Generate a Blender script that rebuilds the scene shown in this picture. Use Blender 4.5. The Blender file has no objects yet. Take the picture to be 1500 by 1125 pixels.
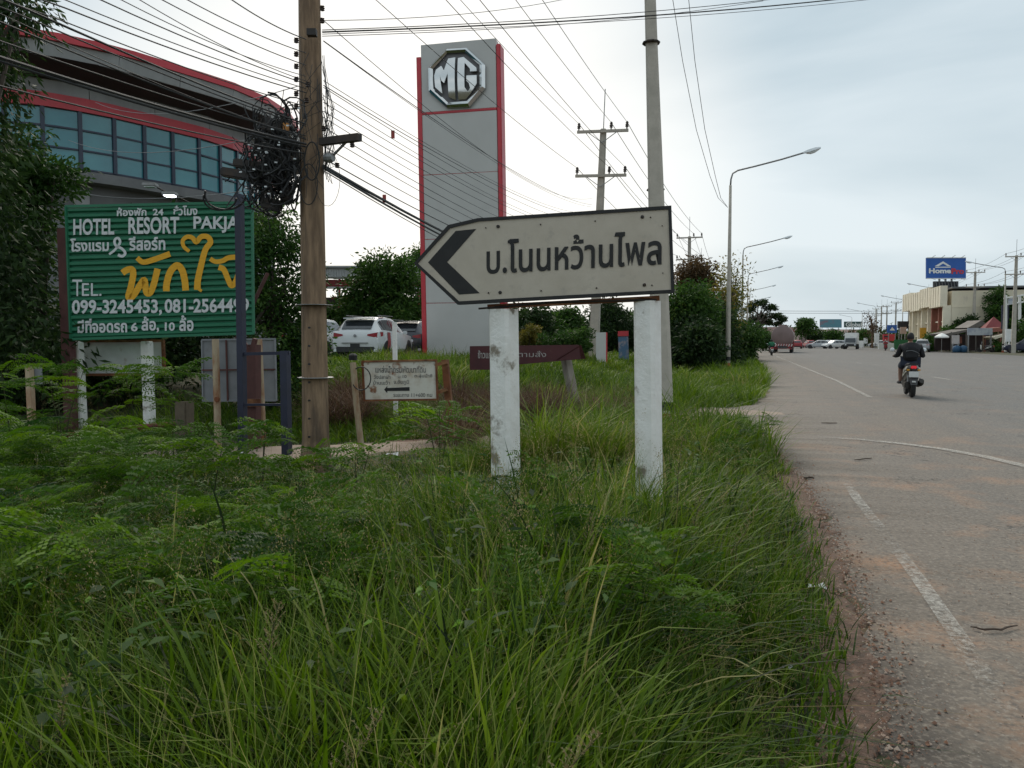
import bpy, bmesh, math, random
import numpy as np
from mathutils import Vector, Matrix
random.seed(7); RNG = np.random.default_rng(11)
SC = bpy.context.scene; COL = SC.collection
rad = math.radians

# ---------------------------------------------------------------- camera, sky, sun, exposure
F_PX = 1155.0; CAM_H = 1.4; YAW = rad(16.5); PITCH = rad(3.1)
cam_data = bpy.data.cameras.new('camera'); cam = bpy.data.objects.new('camera', cam_data); COL.objects.link(cam)
cam_data.sensor_width = 36; cam_data.lens = 36 * F_PX / 1500; cam_data.clip_end = 6000; cam_data.clip_start = .05
cam.location = (0, 0, CAM_H); cam.rotation_euler = (rad(90) - PITCH, 0, YAW); SC.camera = cam
CF = Vector((-math.sin(YAW) * math.cos(PITCH), math.cos(YAW) * math.cos(PITCH), -math.sin(PITCH)))
CR = Vector((math.cos(YAW), math.sin(YAW), 0)); CU = CR.cross(CF); CC = Vector((0, 0, CAM_H))
FH = Vector((-math.sin(YAW), math.cos(YAW), 0))

world = bpy.data.worlds.new('World'); SC.world = world; world.use_nodes = True
wn = world.node_tree.nodes; wl = world.node_tree.links; wn.clear()
def N(tree, kind, **kw):
    n = tree.nodes.new(kind)
    for k, v in kw.items():
        if k.startswith('i_'): n.inputs[k[2:].replace('_', ' ')].default_value = v
        else: setattr(n, k, v)
    return n
wt = world.node_tree
sky = N(wt, 'ShaderNodeTexSky', sky_type='NISHITA', sun_disc=False, sun_elevation=rad(42), sun_rotation=rad(-24), air_density=1.5, dust_density=2.0)
bg1 = N(wt, 'ShaderNodeBackground'); bg1.inputs[1].default_value = .07; wl.new(sky.outputs[0], bg1.inputs[0])
tc = N(wt, 'ShaderNodeTexCoord')
mp = N(wt, 'ShaderNodeMapping'); mp.inputs['Scale'].default_value = (1.2, 1.2, 4.2); mp.inputs['Rotation'].default_value = (0, rad(9), rad(15))
wl.new(tc.outputs['Generated'], mp.inputs[0])
nz = N(wt, 'ShaderNodeTexNoise'); nz.inputs['Scale'].default_value = 1.5; nz.inputs['Detail'].default_value = 6; nz.inputs['Roughness'].default_value = .48; nz.inputs['Distortion'].default_value = .35
wl.new(mp.outputs[0], nz.inputs['Vector'])
cr = N(wt, 'ShaderNodeValToRGB'); e = cr.color_ramp.elements
e[0].position = .34; e[0].color = (.365, .455, .51, 1); e[1].position = .66; e[1].color = (.59, .655, .69, 1)
wl.new(nz.outputs[0], cr.inputs[0])
# brighter, warmer cloud round the hidden low sun
dotn = N(wt, 'ShaderNodeVectorMath', operation='DOT_PRODUCT'); nrm = N(wt, 'ShaderNodeVectorMath', operation='NORMALIZE')
wl.new(tc.outputs['Generated'], nrm.inputs[0]); wl.new(nrm.outputs[0], dotn.inputs[0])
SAZ, SEL = rad(24), rad(9)
dotn.inputs[1].default_value = (-math.sin(SAZ) * math.cos(SEL), math.cos(SAZ) * math.cos(SEL), math.sin(SEL))
gm = N(wt, 'ShaderNodeMapRange', interpolation_type='SMOOTHSTEP'); gm.inputs['From Min'].default_value = .885; gm.inputs['From Max'].default_value = 1.0
wl.new(dotn.outputs['Value'], gm.inputs[0])
mx = N(wt, 'ShaderNodeMix', data_type='RGBA', blend_type='MIX'); wl.new(gm.outputs[0], mx.inputs[0]); wl.new(cr.outputs[0], mx.inputs[6]); mx.inputs[7].default_value = (.87, .845, .80, 1)
bg2 = N(wt, 'ShaderNodeBackground'); bg2.inputs[1].default_value = 1.0; wl.new(mx.outputs[2], bg2.inputs[0])
ms = N(wt, 'ShaderNodeMixShader'); ms.inputs[0].default_value = .93
wl.new(bg1.outputs[0], ms.inputs[1]); wl.new(bg2.outputs[0], ms.inputs[2])
wo = N(wt, 'ShaderNodeOutputWorld'); wl.new(ms.outputs[0], wo.inputs[0])
sd = bpy.data.lights.new('sun', 'SUN'); sd.energy = 1.5; sd.angle = rad(30); sd.color = (1, .91, .79)
sun = bpy.data.objects.new('sun', sd); COL.objects.link(sun)
_sv = Vector((-math.sin(rad(24)) * math.cos(rad(42)), math.cos(rad(24)) * math.cos(rad(42)), math.sin(rad(42))))
sun.rotation_euler = _sv.to_track_quat('Z', 'Y').to_euler()
SC.view_settings.view_transform = 'Standard'; SC.view_settings.look = 'None'; SC.view_settings.gamma = 1
SC.view_settings.use_curve_mapping = False; SC.view_settings.exposure = .43
SC.cycles.max_bounces = 6; SC.cycles.transparent_max_bounces = 8; SC.cycles.caustics_reflective = False; SC.cycles.caustics_refractive = False

# ---------------------------------------------------------------- geometry of the photograph
def ray(px, py): return CF + CR * ((px - 750) / F_PX) + CU * ((562.5 - py) / F_PX)
def P(px, py, d): return CC + ray(px, py) * d
def G(px, py, z=0.0):
    r = ray(px, py); return CC + r * ((z - CAM_H) / r.z)
def K(px, d, z=0.0):
    zz = z - CAM_H
    return Vector((0, 0, z)) + CR * ((px - 750) / F_PX * d) + FH * ((d + zz * math.sin(PITCH)) / math.cos(PITCH))
def Zof(py, d): return P(750, py, d).z
class Plane:
    def __init__(s, o, n): s.o = Vector(o); s.n = Vector(n).normalized()
    def __call__(s, px, py, off=0.0):
        r = ray(px, py); return CC + r * ((s.o - CC).dot(s.n) / r.dot(s.n)) + s.n * off
def dep(x, y): return -x * math.sin(YAW) + y * math.cos(YAW)

# ---------------------------------------------------------------- materials
MATS = {}
def mat(name, c1, c2=None, scale=2.0, lo=.42, hi=.62, rough=.8, bump=.0, bscale=30, metal=0.0, coord='Object', stretch=(1, 1, 1), c3=None, s3=.7, lo3=.55, hi3=.7, emit=0, spec=.5):
    if name in MATS: return MATS[name]
    m = bpy.data.materials.new(name); m.use_nodes = True; t = m.node_tree; t.nodes.clear()
    b = N(t, 'ShaderNodeBsdfPrincipled'); o = N(t, 'ShaderNodeOutputMaterial'); t.links.new(b.outputs[0], o.inputs[0])
    b.inputs['Roughness'].default_value = rough; b.inputs['Metallic'].default_value = metal
    b.inputs['Specular IOR Level'].default_value = spec
    if c2 is None: c2 = tuple(min(1, x * 1.12) for x in c1)
    tcn = N(t, 'ShaderNodeTexCoord'); mpn = N(t, 'ShaderNodeMapping'); mpn.inputs['Scale'].default_value = stretch
    if coord == 'World':
        gg = N(t, 'ShaderNodeNewGeometry'); t.links.new(gg.outputs['Position'], mpn.inputs[0])
    else: t.links.new(tcn.outputs['Object'], mpn.inputs[0])
    def noise(sc, det=7):
        n = N(t, 'ShaderNodeTexNoise'); n.inputs['Scale'].default_value = sc; n.inputs['Detail'].default_value = det; n.inputs['Roughness'].default_value = .62
        t.links.new(mpn.outputs[0], n.inputs['Vector']); return n
    def band(n, a, c):
        r = N(t, 'ShaderNodeMapRange'); r.inputs['From Min'].default_value = a; r.inputs['From Max'].default_value = c
        t.links.new(n.outputs[0], r.inputs[0]); return r
    r = band(noise(scale), lo, hi)
    mixn = N(t, 'ShaderNodeMix', data_type='RGBA'); mixn.inputs[6].default_value = (*c1, 1); mixn.inputs[7].default_value = (*c2, 1)
    t.links.new(r.outputs[0], mixn.inputs[0]); col = mixn.outputs[2]
    if c3:
        r3 = band(noise(s3, 9), lo3, hi3); m3 = N(t, 'ShaderNodeMix', data_type='RGBA'); m3.inputs[7].default_value = (*c3, 1)
        t.links.new(r3.outputs[0], m3.inputs[0]); t.links.new(col, m3.inputs[6]); col = m3.outputs[2]
    t.links.new(col, b.inputs['Base Color'])
    if bump:
        bn = N(t, 'ShaderNodeBump'); bn.inputs['Strength'].default_value = bump; bn.inputs['Distance'].default_value = .01
        t.links.new(noise(bscale, 5).outputs[0], bn.inputs['Height']); t.links.new(bn.outputs[0], b.inputs['Normal'])
    if emit:
        b.inputs['Emission Color'].default_value = (*c1, 1); b.inputs['Emission Strength'].default_value = emit
    MATS[name] = m; return m
def leafmat(name, stops, trans=.3, rough=.55):
    m = bpy.data.materials.new(name); m.use_nodes = True; t = m.node_tree; t.nodes.clear()
    at = N(t, 'ShaderNodeAttribute', attribute_name='tint'); rp = N(t, 'ShaderNodeValToRGB'); el = rp.color_ramp.elements
    while len(el) < len(stops): el.new(.5)
    for x, (p, c) in zip(el, stops): x.position = p; x.color = (*c, 1)
    t.links.new(at.outputs['Fac'], rp.inputs[0])
    b = N(t, 'ShaderNodeBsdfPrincipled'); b.inputs['Roughness'].default_value = rough; b.inputs['Specular IOR Level'].default_value = .12
    tr = N(t, 'ShaderNodeBsdfTranslucent'); hs = N(t, 'ShaderNodeHueSaturation'); hs.inputs['Value'].default_value = 1.5; hs.inputs['Saturation'].default_value = 1.1
    t.links.new(rp.outputs[0], b.inputs['Base Color']); t.links.new(rp.outputs[0], hs.inputs['Color']); t.links.new(hs.outputs[0], tr.inputs[0])
    s = N(t, 'ShaderNodeMixShader'); s.inputs[0].default_value = trans
    t.links.new(b.outputs[0], s.inputs[1]); t.links.new(tr.outputs[0], s.inputs[2])
    o = N(t, 'ShaderNodeOutputMaterial'); t.links.new(s.outputs[0], o.inputs[0]); MATS[name] = m; return m

# ---------------------------------------------------------------- objects
ORG = {}
def props(o, label=None, cat=None, group=None, kind=None):
    if label: o['label'] = label
    if cat: o['category'] = cat
    if group: o['group'] = group
    if kind: o['kind'] = kind
    return o
def thing(name, label, cat, loc=(0, 0, 0), group=None, rotz=0, local=False):
    o = bpy.data.objects.new(name, None); o.empty_display_size = .2; COL.objects.link(o)
    o.location = loc; o.rotation_euler = (0, 0, rotz); ORG[o.name] = Vector((0, 0, 0)) if local else Vector(loc)
    return props(o, label, cat, group)
def dup(root, loc=None, rotz=None, label=None, group=None, scale=None):
    def cp(o, par):
        c = o.copy(); COL.objects.link(c)
        if par: c.parent = par
        for ch in list(o.children): cp(ch, c)
        return c
    r = cp(root, None)
    if loc is not None: r.location = loc
    if rotz is not None: r.rotation_euler = (0, 0, rotz)
    if scale is not None: r.scale = (scale,) * 3 if not hasattr(scale, '__len__') else scale
    if label: r['label'] = label
    if group: r['group'] = group
    return r
def link_mesh(name, me, m, parent=None, label=None, kind=None):
    o = bpy.data.objects.new(name, me); COL.objects.link(o)
    if m is not None:
        me.materials.clear(); me.materials.append(MATS[m] if isinstance(m, str) else m)
    if parent is not None: o.parent = parent; ORG[o.name] = ORG.get(parent.name, Vector((0, 0, 0)))
    return props(o, label, kind=kind)
def frame_of(z, up=Vector((0, 0, 1))):
    z = z.normalized()
    if abs(z.dot(up)) > .98: up = Vector((0, 1, 0))
    x = up.cross(z).normalized(); y = z.cross(x); return x, y, z
class MB:
    def __init__(s): s.v = []; s.f = []
    def add(s, vs, fs):
        k = len(s.v); s.v += [tuple(v) for v in vs]; s.f += [tuple(i + k for i in f) for f in fs]; return s
    def box(s, c, size, rotz=0, R=None):
        c = Vector(c); hx, hy, hz = (x / 2 for x in size)
        R = R or Matrix.Rotation(rotz, 3, 'Z')
        vs = [c + R @ Vector((x * hx, y * hy, z * hz)) for x in (-1, 1) for y in (-1, 1) for z in (-1, 1)]
        return s.add(vs, [(0, 1, 3, 2), (4, 6, 7, 5), (0, 4, 5, 1), (2, 3, 7, 6), (0, 2, 6, 4), (1, 5, 7, 3)])
    def beam(s, a, b, w, h, up=Vector((0, 0, 1))):
        a = Vector(a); b = Vector(b); x, y, z = frame_of(b - a, up)
        vs = [p + x * (i * w / 2) + y * (j * h / 2) for p in (a, b) for i, j in ((-1, -1), (1, -1), (1, 1), (-1, 1))]
        return s.add(vs, [(3, 2, 1, 0), (4, 5, 6, 7)] + [(i, (i + 1) % 4, 4 + (i + 1) % 4, 4 + i) for i in range(4)])
    def tube(s, pts, r, n=6, cap=True):
        pts = [Vector(p) for p in pts]; m = len(pts)
        if not hasattr(r, '__len__'): r = [r] * m
        vs = []; px = None
        for i, p in enumerate(pts):
            t = (pts[min(i + 1, m - 1)] - pts[max(i - 1, 0)])
            if t.length < 1e-9: t = Vector((0, 0, 1))
            t.normalize()
            if px is None: x, y, _ = frame_of(t)
            else:
                x = px - t * px.dot(t)
                if x.length < 1e-6: x, y, _ = frame_of(t)
                x.normalize(); y = t.cross(x)
            px = x
            for k in range(n):
                a = 2 * math.pi * k / n; vs.append(p + (x * math.cos(a) + y * math.sin(a)) * r[i])
        fs = [(i * n + k, i * n + (k + 1) % n, (i + 1) * n + (k + 1) % n, (i + 1) * n + k) for i in range(m - 1) for k in range(n)]
        if cap: fs += [tuple(range(n - 1, -1, -1)), tuple((m - 1) * n + k for k in range(n))]
        return s.add(vs, fs)
    def prism(s, poly, off):
        off = Vector(off); n = len(poly); vs = [Vector(p) for p in poly] + [Vector(p) + off for p in poly]
        return s.add(vs, [tuple(range(n)), tuple(range(2 * n - 1, n - 1, -1))] + [(i, n + i, n + (i + 1) % n, (i + 1) % n) for i in range(n)])
    def lathe(s, prof, c=(0, 0, 0), n=12, axis='Z'):
        c = Vector(c); vs = []
        for r, h in prof:
            for k in range(n):
                a = 2 * math.pi * k / n; u, w = r * math.cos(a), r * math.sin(a)
                vs.append(c + (Vector((u, w, h)) if axis == 'Z' else Vector((h, u, w)) if axis == 'X' else Vector((u, h, w))))
        m = len(prof)
        fs = [(i * n + k, i * n + (k + 1) % n, (i + 1) * n + (k + 1) % n, (i + 1) * n + k) for i in range(m - 1) for k in range(n)]
        return s.add(vs, fs + [tuple(range(n)), tuple((m - 1) * n + k for k in range(n))])
    def loft(s, secs, closed=True, cap=True):
        n = len(secs[0]); vs = [p for q in secs for p in q]; kk = n if closed else n - 1
        fs = [(i * n + k, i * n + (k + 1) % n, (i + 1) * n + (k + 1) % n, (i + 1) * n + k) for i in range(len(secs) - 1) for k in range(kk)]
        if cap and closed: fs += [tuple(range(n - 1, -1, -1)), tuple((len(secs) - 1) * n + k for k in range(n))]
        return s.add(vs, fs)
    def build(s, name, m, parent=None, smooth=False, bevel=0, label=None, kind=None, loc=None, recalc=True):
        o0 = ORG.get(parent.name, Vector((0, 0, 0))) if parent is not None else Vector(loc or (0, 0, 0))
        me = bpy.data.meshes.new(name); me.from_pydata([(a - o0.x, b - o0.y, c - o0.z) for a, b, c in s.v], [], s.f)
        if recalc or bevel:
            bm = bmesh.new(); bm.from_mesh(me)
            if recalc: bmesh.ops.recalc_face_normals(bm, faces=bm.faces)
            if bevel: bmesh.ops.bevel(bm, geom=[e for e in bm.edges if len(e.link_faces) == 2 and e.calc_face_angle(0) > .6], offset=bevel, segments=2, affect='EDGES', clamp_overlap=True)
            bm.to_mesh(me); bm.free()
        if smooth:
            me.polygons.foreach_set('use_smooth', [True] * len(me.polygons))
            if smooth == 'auto': me.set_sharp_from_angle(angle=rad(35))
        o = link_mesh(name, me, m, parent, label, kind)
        if parent is None and loc is not None: o.location = o0; ORG[o.name] = o0
        return o
def np_mesh(name, V, Fc, tint, m, parent=None, label=None, kind=None, smooth=False):
    """V (n,3); Fc list of int arrays (k,4) or (k,3); tint (n,)"""
    o0 = np.array(ORG.get(parent.name, (0, 0, 0)) if parent is not None else (0, 0, 0), dtype=np.float32)
    me = bpy.data.meshes.new(name); V = np.asarray(V, dtype=np.float32) - o0
    me.vertices.add(len(V)); me.vertices.foreach_set('co', V.ravel())
    loops = np.concatenate([f.ravel() for f in Fc]).astype(np.int32); sizes = np.concatenate([np.full(len(f), f.shape[1]) for f in Fc])
    me.loops.add(len(loops)); me.loops.foreach_set('vertex_index', loops)
    me.polygons.add(len(sizes)); me.polygons.foreach_set('loop_start', np.concatenate([[0], np.cumsum(sizes)[:-1]]).astype(np.int32))
    if smooth: me.polygons.foreach_set('use_smooth', np.ones(len(sizes), dtype=bool))
    at = me.attributes.new('tint', 'FLOAT', 'POINT'); at.data.foreach_set('value', np.asarray(tint, dtype=np.float32))
    me.update(calc_edges=True)
    return link_mesh(name, me, m, parent, label, kind)
_tcache = {}
def text_mesh(s, bold):
    """outlines of the text, each outer contour filled on its own with the holes inside it (the font's strokes overlap)"""
    from mathutils.geometry import interpolate_bezier
    cu = bpy.data.curves.new('t', 'FONT'); cu.body = s; cu.size = 1; cu.offset = bold; cu.resolution_u = 4
    o = bpy.data.objects.new('t', cu); COL.objects.link(o); bpy.context.view_layer.update()
    me = bpy.data.meshes.new_from_object(o.evaluated_get(bpy.context.evaluated_depsgraph_get())); V = [tuple(v.co) for v in me.vertices]; F = [tuple(f.vertices) for f in me.polygons]; bpy.data.meshes.remove(me)
    bpy.context.view_layer.objects.active = o; o.select_set(True)
    bpy.ops.object.convert(target='CURVE'); o = bpy.context.view_layer.objects.active; polys = []
    for sp in o.data.splines:
        if sp.type == 'BEZIER':
            b = sp.bezier_points; pts = []
            for k in range(len(b)):
                q = b[(k + 1) % len(b)]; pts += [(p.x, p.y) for p in interpolate_bezier(b[k].co, b[k].handle_right, q.handle_left, q.co, 5)[:-1]]
        else: pts = [(p.co.x, p.co.y) for p in sp.points]
        clean = [p for k, p in enumerate(pts) if math.hypot(p[0] - pts[k - 1][0], p[1] - pts[k - 1][1]) > 1e-5]
        if len(clean) > 2: polys.append(clean)
    bpy.data.objects.remove(o)
    area = lambda p: sum(p[k - 1][0] * p[k][1] - p[k][0] * p[k - 1][1] for k in range(len(p))) / 2
    def inside(pt, p):
        c = False
        for k in range(len(p)):
            (x1, y1), (x2, y2) = p[k - 1], p[k]
            if (y1 > pt[1]) != (y2 > pt[1]) and pt[0] < (x2 - x1) * (pt[1] - y1) / (y2 - y1) + x1: c = not c
        return c
    is_hole = [any(q is not p and (area(q) > 0) != (area(p) > 0) and abs(area(q)) > abs(area(p)) and all(inside(a, q) for a in p[::2]) for q in polys) for p in polys]
    outer = [p for p, h in zip(polys, is_hole) if not h]; holes = [p for p, h in zip(polys, is_hole) if h]
    bb = lambda p: (min(a[0] for a in p), max(a[0] for a in p), min(a[1] for a in p), max(a[1] for a in p))
    hit = lambda a, b: a[0] < b[1] and b[0] < a[1] and a[2] < b[3] and b[2] < a[3]
    crossing = [p for p in outer if any(q is not p and hit(bb(p), bb(q)) and any(inside(a, q) for a in p) or q is not p and hit(bb(p), bb(q)) and any(inside(a, p) for a in q) for q in outer)]
    for p in crossing:
        c2 = bpy.data.curves.new('t', 'CURVE'); c2.dimensions = '2D'; c2.fill_mode = 'BOTH'; c2.offset = bold
        for q in [p] + [h for h in holes if inside(h[0], p)]:
            sp = c2.splines.new('POLY'); sp.points.add(len(q) - 1); sp.use_cyclic_u = True
            for k, (x, y) in enumerate(q): sp.points[k].co = (x, y, 0, 1)
        o = bpy.data.objects.new('t', c2); COL.objects.link(o); bpy.context.view_layer.update()
        me = bpy.data.meshes.new_from_object(o.evaluated_get(bpy.context.evaluated_depsgraph_get())); k = len(V)
        V += [tuple(v.co) for v in me.vertices]; F += [tuple(a + k for a in f.vertices) for f in me.polygons]
        bpy.data.objects.remove(o); bpy.data.meshes.remove(me)
    me = bpy.data.meshes.new('lettering'); me.from_pydata(V, [], F); return me
def lettering(s, bl, br, tl, m, parent, nrm, name='lettering', bold=.012, thick=.0015, off=.002):
    me = text_mesh(s, bold); co = np.array([v.co[:] for v in me.vertices]); lo, hi = co.min(0), co.max(0)
    U = Vector(br) - Vector(bl); W = Vector(tl) - Vector(bl); n = Vector(nrm).normalized(); o0 = ORG.get(parent.name, Vector((0, 0, 0)))
    par = list(range(len(me.vertices)))        # each letter a hair prouder than the one before, so that marks never share a plane
    def root(i):
        while par[i] != i: par[i] = par[par[i]]; i = par[i]
        return i
    for ed in me.edges: par[root(ed.vertices[0])] = root(ed.vertices[1])
    rid = {r: k for k, r in enumerate(sorted({root(i) for i in range(len(par))}))}
    offs = [off * (1 + .12 * (rid[root(i)] % 7)) for i in range(len(par))]
    for v, off in zip(me.vertices, offs):
        v.co = Vector(bl) + U * ((v.co.x - lo[0]) / (hi[0] - lo[0])) + W * ((v.co.y - lo[1]) / (hi[1] - lo[1])) + n * off - o0
    return link_mesh(name, me, m, parent)
def ptext(s, pl, x0, y0, x1, y1, m, parent, dy=0, dx=0, **kw):
    """text s fitted to the pixel box x0..x1 (baseline slope dy over the box) on plane pl"""
    bl = pl(x0, y1); br = pl(x1, y1 + dy); tl = pl(x0 + dx, y0)
    return lettering(s, bl, br, tl, m, parent, pl.n, **kw)
def catenary(a, b, sag, n=16):
    a = Vector(a); b = Vector(b)
    return [a.lerp(b, i / n) - Vector((0, 0, sag * 4 * (i / n) * (1 - i / n))) for i in range(n + 1)]
def skin(nodes, edges, sub=2, root=0):
    me = bpy.data.meshes.new('s'); me.from_pydata([n[0] for n in nodes], edges, [])
    o = bpy.data.objects.new('s', me); COL.objects.link(o)
    o.modifiers.new('k', 'SKIN'); sm = o.modifiers.new('u', 'SUBSURF'); sm.levels = sub
    if not me.skin_vertices: me.attributes.new('x', 'FLOAT', 'POINT')
    bpy.context.view_layer.update()
    for i, n in enumerate(nodes):
        r = n[1]; r = r if hasattr(r, '__len__') else (r, r); sv = me.skin_vertices[0].data[i]; sv.radius = r; sv.use_root = i == root
    bpy.context.view_layer.update()
    out = bpy.data.meshes.new_from_object(o.evaluated_get(bpy.context.evaluated_depsgraph_get())); bpy.data.objects.remove(o)
    out.polygons.foreach_set('use_smooth', [True] * len(out.polygons)); return out
# ---------------------------------------------------------------- shared materials
mat('concrete', (.30, .27, .23), (.22, .19, .15), 3, .35, .7, .9, .3, 25, c3=(.16, .12, .08), s3=1.5, lo3=.56, hi3=.75, stretch=(1, 1, .35))
mat('old_concrete', (.31, .205, .125), (.155, .10, .062), 16, .34, .62, .9, .8, 60, c3=(.085, .062, .045), s3=7, lo3=.53, hi3=.68, stretch=(1, 1, .10))
mat('pole_concrete', (.50, .45, .385), (.38, .345, .29), 4, .35, .7, .9, .2, 30)
mat('white_paint', (.86, .84, .80), (.72, .69, .63), 7, .4, .75, .75, .7, 38, c3=(.26, .22, .17), s3=4.5, lo3=.585, hi3=.66)
mat('sign_face', (.54, .475, .39), (.46, .40, .32), 5, .35, .7, .55, .12, 160, c3=(.36, .32, .27), s3=12, lo3=.58, hi3=.8)
mat('black_paint', (.010, .0095, .0095), (.022, .02, .019), 9, .5, .8, .6)
mat('dark_metal', (.035, .03, .028), (.07, .045, .03), 6, .45, .7, .6, metal=.3)
mat('steel', (.30, .30, .30), (.22, .21, .2), 8, .4, .7, .5, metal=.5)
mat('rust', (.21, .075, .03), (.12, .045, .022), 8, .35, .65, .9, .4, 40, c3=(.33, .17, .08), s3=5, lo3=.5, hi3=.7)
mat('rusty_post', (.42, .33, .22), (.26, .11, .045), 5, .42, .6, .8, .3, 40, stretch=(1, 1, .4))
mat('rusty_white', (.66, .62, .54), (.46, .36, .26), 6, .50, .74, .7, .15, 40, c3=(.24, .10, .045), s3=5, lo3=.585, hi3=.66)
mat('brown_post', (.105, .040, .034), (.07, .028, .025), 5, .4, .7, .8, .2, 30)
mat('navy', (.018, .022, .050), (.012, .014, .03), 5, .4, .7, .55)
mat('cable', (.012, .012, .013), (.02, .02, .02), rough=.6)
mat('thin_wire', (.05, .05, .052), (.06, .06, .06), rough=.5, metal=.4)
mat('porcelain', (.05, .035, .03), rough=.3)
mat('grey_board', (.22, .23, .24), (.17, .18, .19), 4, .4, .7, .6, c3=(.12, .1, .09), s3=3, lo3=.6, hi3=.8)
mat('soil', (.20, .115, .075), (.13, .08, .055), 4, .35, .65, .95, .6, 20, coord='World')
mat('lens', (.75, .78, .8), rough=.15)
mat('orange_band', (.42, .10, .04), (.25, .09, .05), 10, .4, .7, .8)

# ---------------------------------------------------------------- ground, road, track
def sm(t): t = np.clip(t, 0, 1); return t * t * (3 - 2 * t)
TRK = [(-26, -1.5), (-16, 3.2), (-8.9, 6.9), (-7.0, 8.25), (-5.1, 9.9), (-3.2, 11.9), (-1.5, 14.0), (.3, 16.2)]      # centre line of the earth track
TRK = [(G(-700, 668).x, G(-700, 668).y), (G(0, 672).x, G(0, 672).y)] + [(G(a, b).x, G(a, b).y) for a, b in ((330, 661), (520, 656), (640, 650), (760, 641), (900, 625), (1000, 612), (1100, 601))]
def trk_dist(x, y):
    x = np.asarray(x, float); y = np.asarray(y, float); best = np.full(x.shape, 1e9)
    for (ax, ay), (bx, by) in zip(TRK[:-1], TRK[1:]):
        t = np.clip(((x - ax) * (bx - ax) + (y - ay) * (by - ay)) / ((bx - ax) ** 2 + (by - ay) ** 2), 0, 1)
        best = np.minimum(best, np.hypot(x - ax - t * (bx - ax), y - ay - t * (by - ay)))
    return best
EX = [(-40, .4), (1.5, .40), (2.5, .43), (4, .56), (6, .58), (8, .54), (10, .40), (12, .24), (14, .0), (15.5, -.5), (16.6, -.6), (18, .2), (21, .55), (30, .9), (60, .9), (400, .9)]
def edge_x(y): return np.interp(y, [a for a, _ in EX], [b for _, b in EX])
def gz(x, y):
    x = np.asarray(x, float); y = np.asarray(y, float); d = -x * math.sin(YAW) + y * math.cos(YAW)
    far = sm((d - 13.5) / 5.5) * sm((-x - 3.6) / 3.5) * .62 * sm((70 - y) / 20)
    lump = .03 * np.sin(x * 1.7 + y * .9) + .03 * np.sin(y * 2.3 - x * 1.1)
    off = sm((edge_x(y) - .05 - x) / .5) * (x < 20)
    right = sm((x - 25.6) / 1.5) * .10
    t = np.minimum(1, trk_dist(x, y) / .9) ** 2
    return np.where(x < 10, -.012 + off * t * (lump - .03) + far, -.012 + right)
def grid_sheet(name, xs, ys, m, zf, kind='structure', label=None):
    X, Y = np.meshgrid(xs, ys); Z = zf(X, Y); V = np.stack([X, Y, Z], -1).reshape(-1, 3); nx, ny = len(xs), len(ys)
    i = (np.arange(ny - 1)[:, None] * nx + np.arange(nx - 1)[None, :]).ravel()
    return np_mesh(name, V, [np.stack([i, i + 1, i + 1 + nx, i + nx], 1)], np.zeros(len(V)), m, None, label, kind, smooth=True)
mg = mat('verge_earth', (.040, .050, .018), (.085, .070, .038), 1.2, .42, .6, .95, .7, 9, coord='World', c3=(.165, .09, .058), s3=.35, lo3=.56, hi3=.66)
xs = np.concatenate([[-2500, -900, -400, -200, -120], np.linspace(-80, -16, 65)[:-1], np.linspace(-16, 2, 145)[:-1], np.linspace(2, 34, 33), [50, 90, 200, 500, 1200, 3000]])
ys = np.concatenate([[-900, -200, -60], np.linspace(-20, 0, 12)[:-1], np.linspace(0, 24, 160)[:-1], np.linspace(24, 90, 90)[:-1], np.linspace(90, 420, 60), [700, 1500, 4500]])
grid_sheet('ground', xs, ys, mg, gz)

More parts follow.
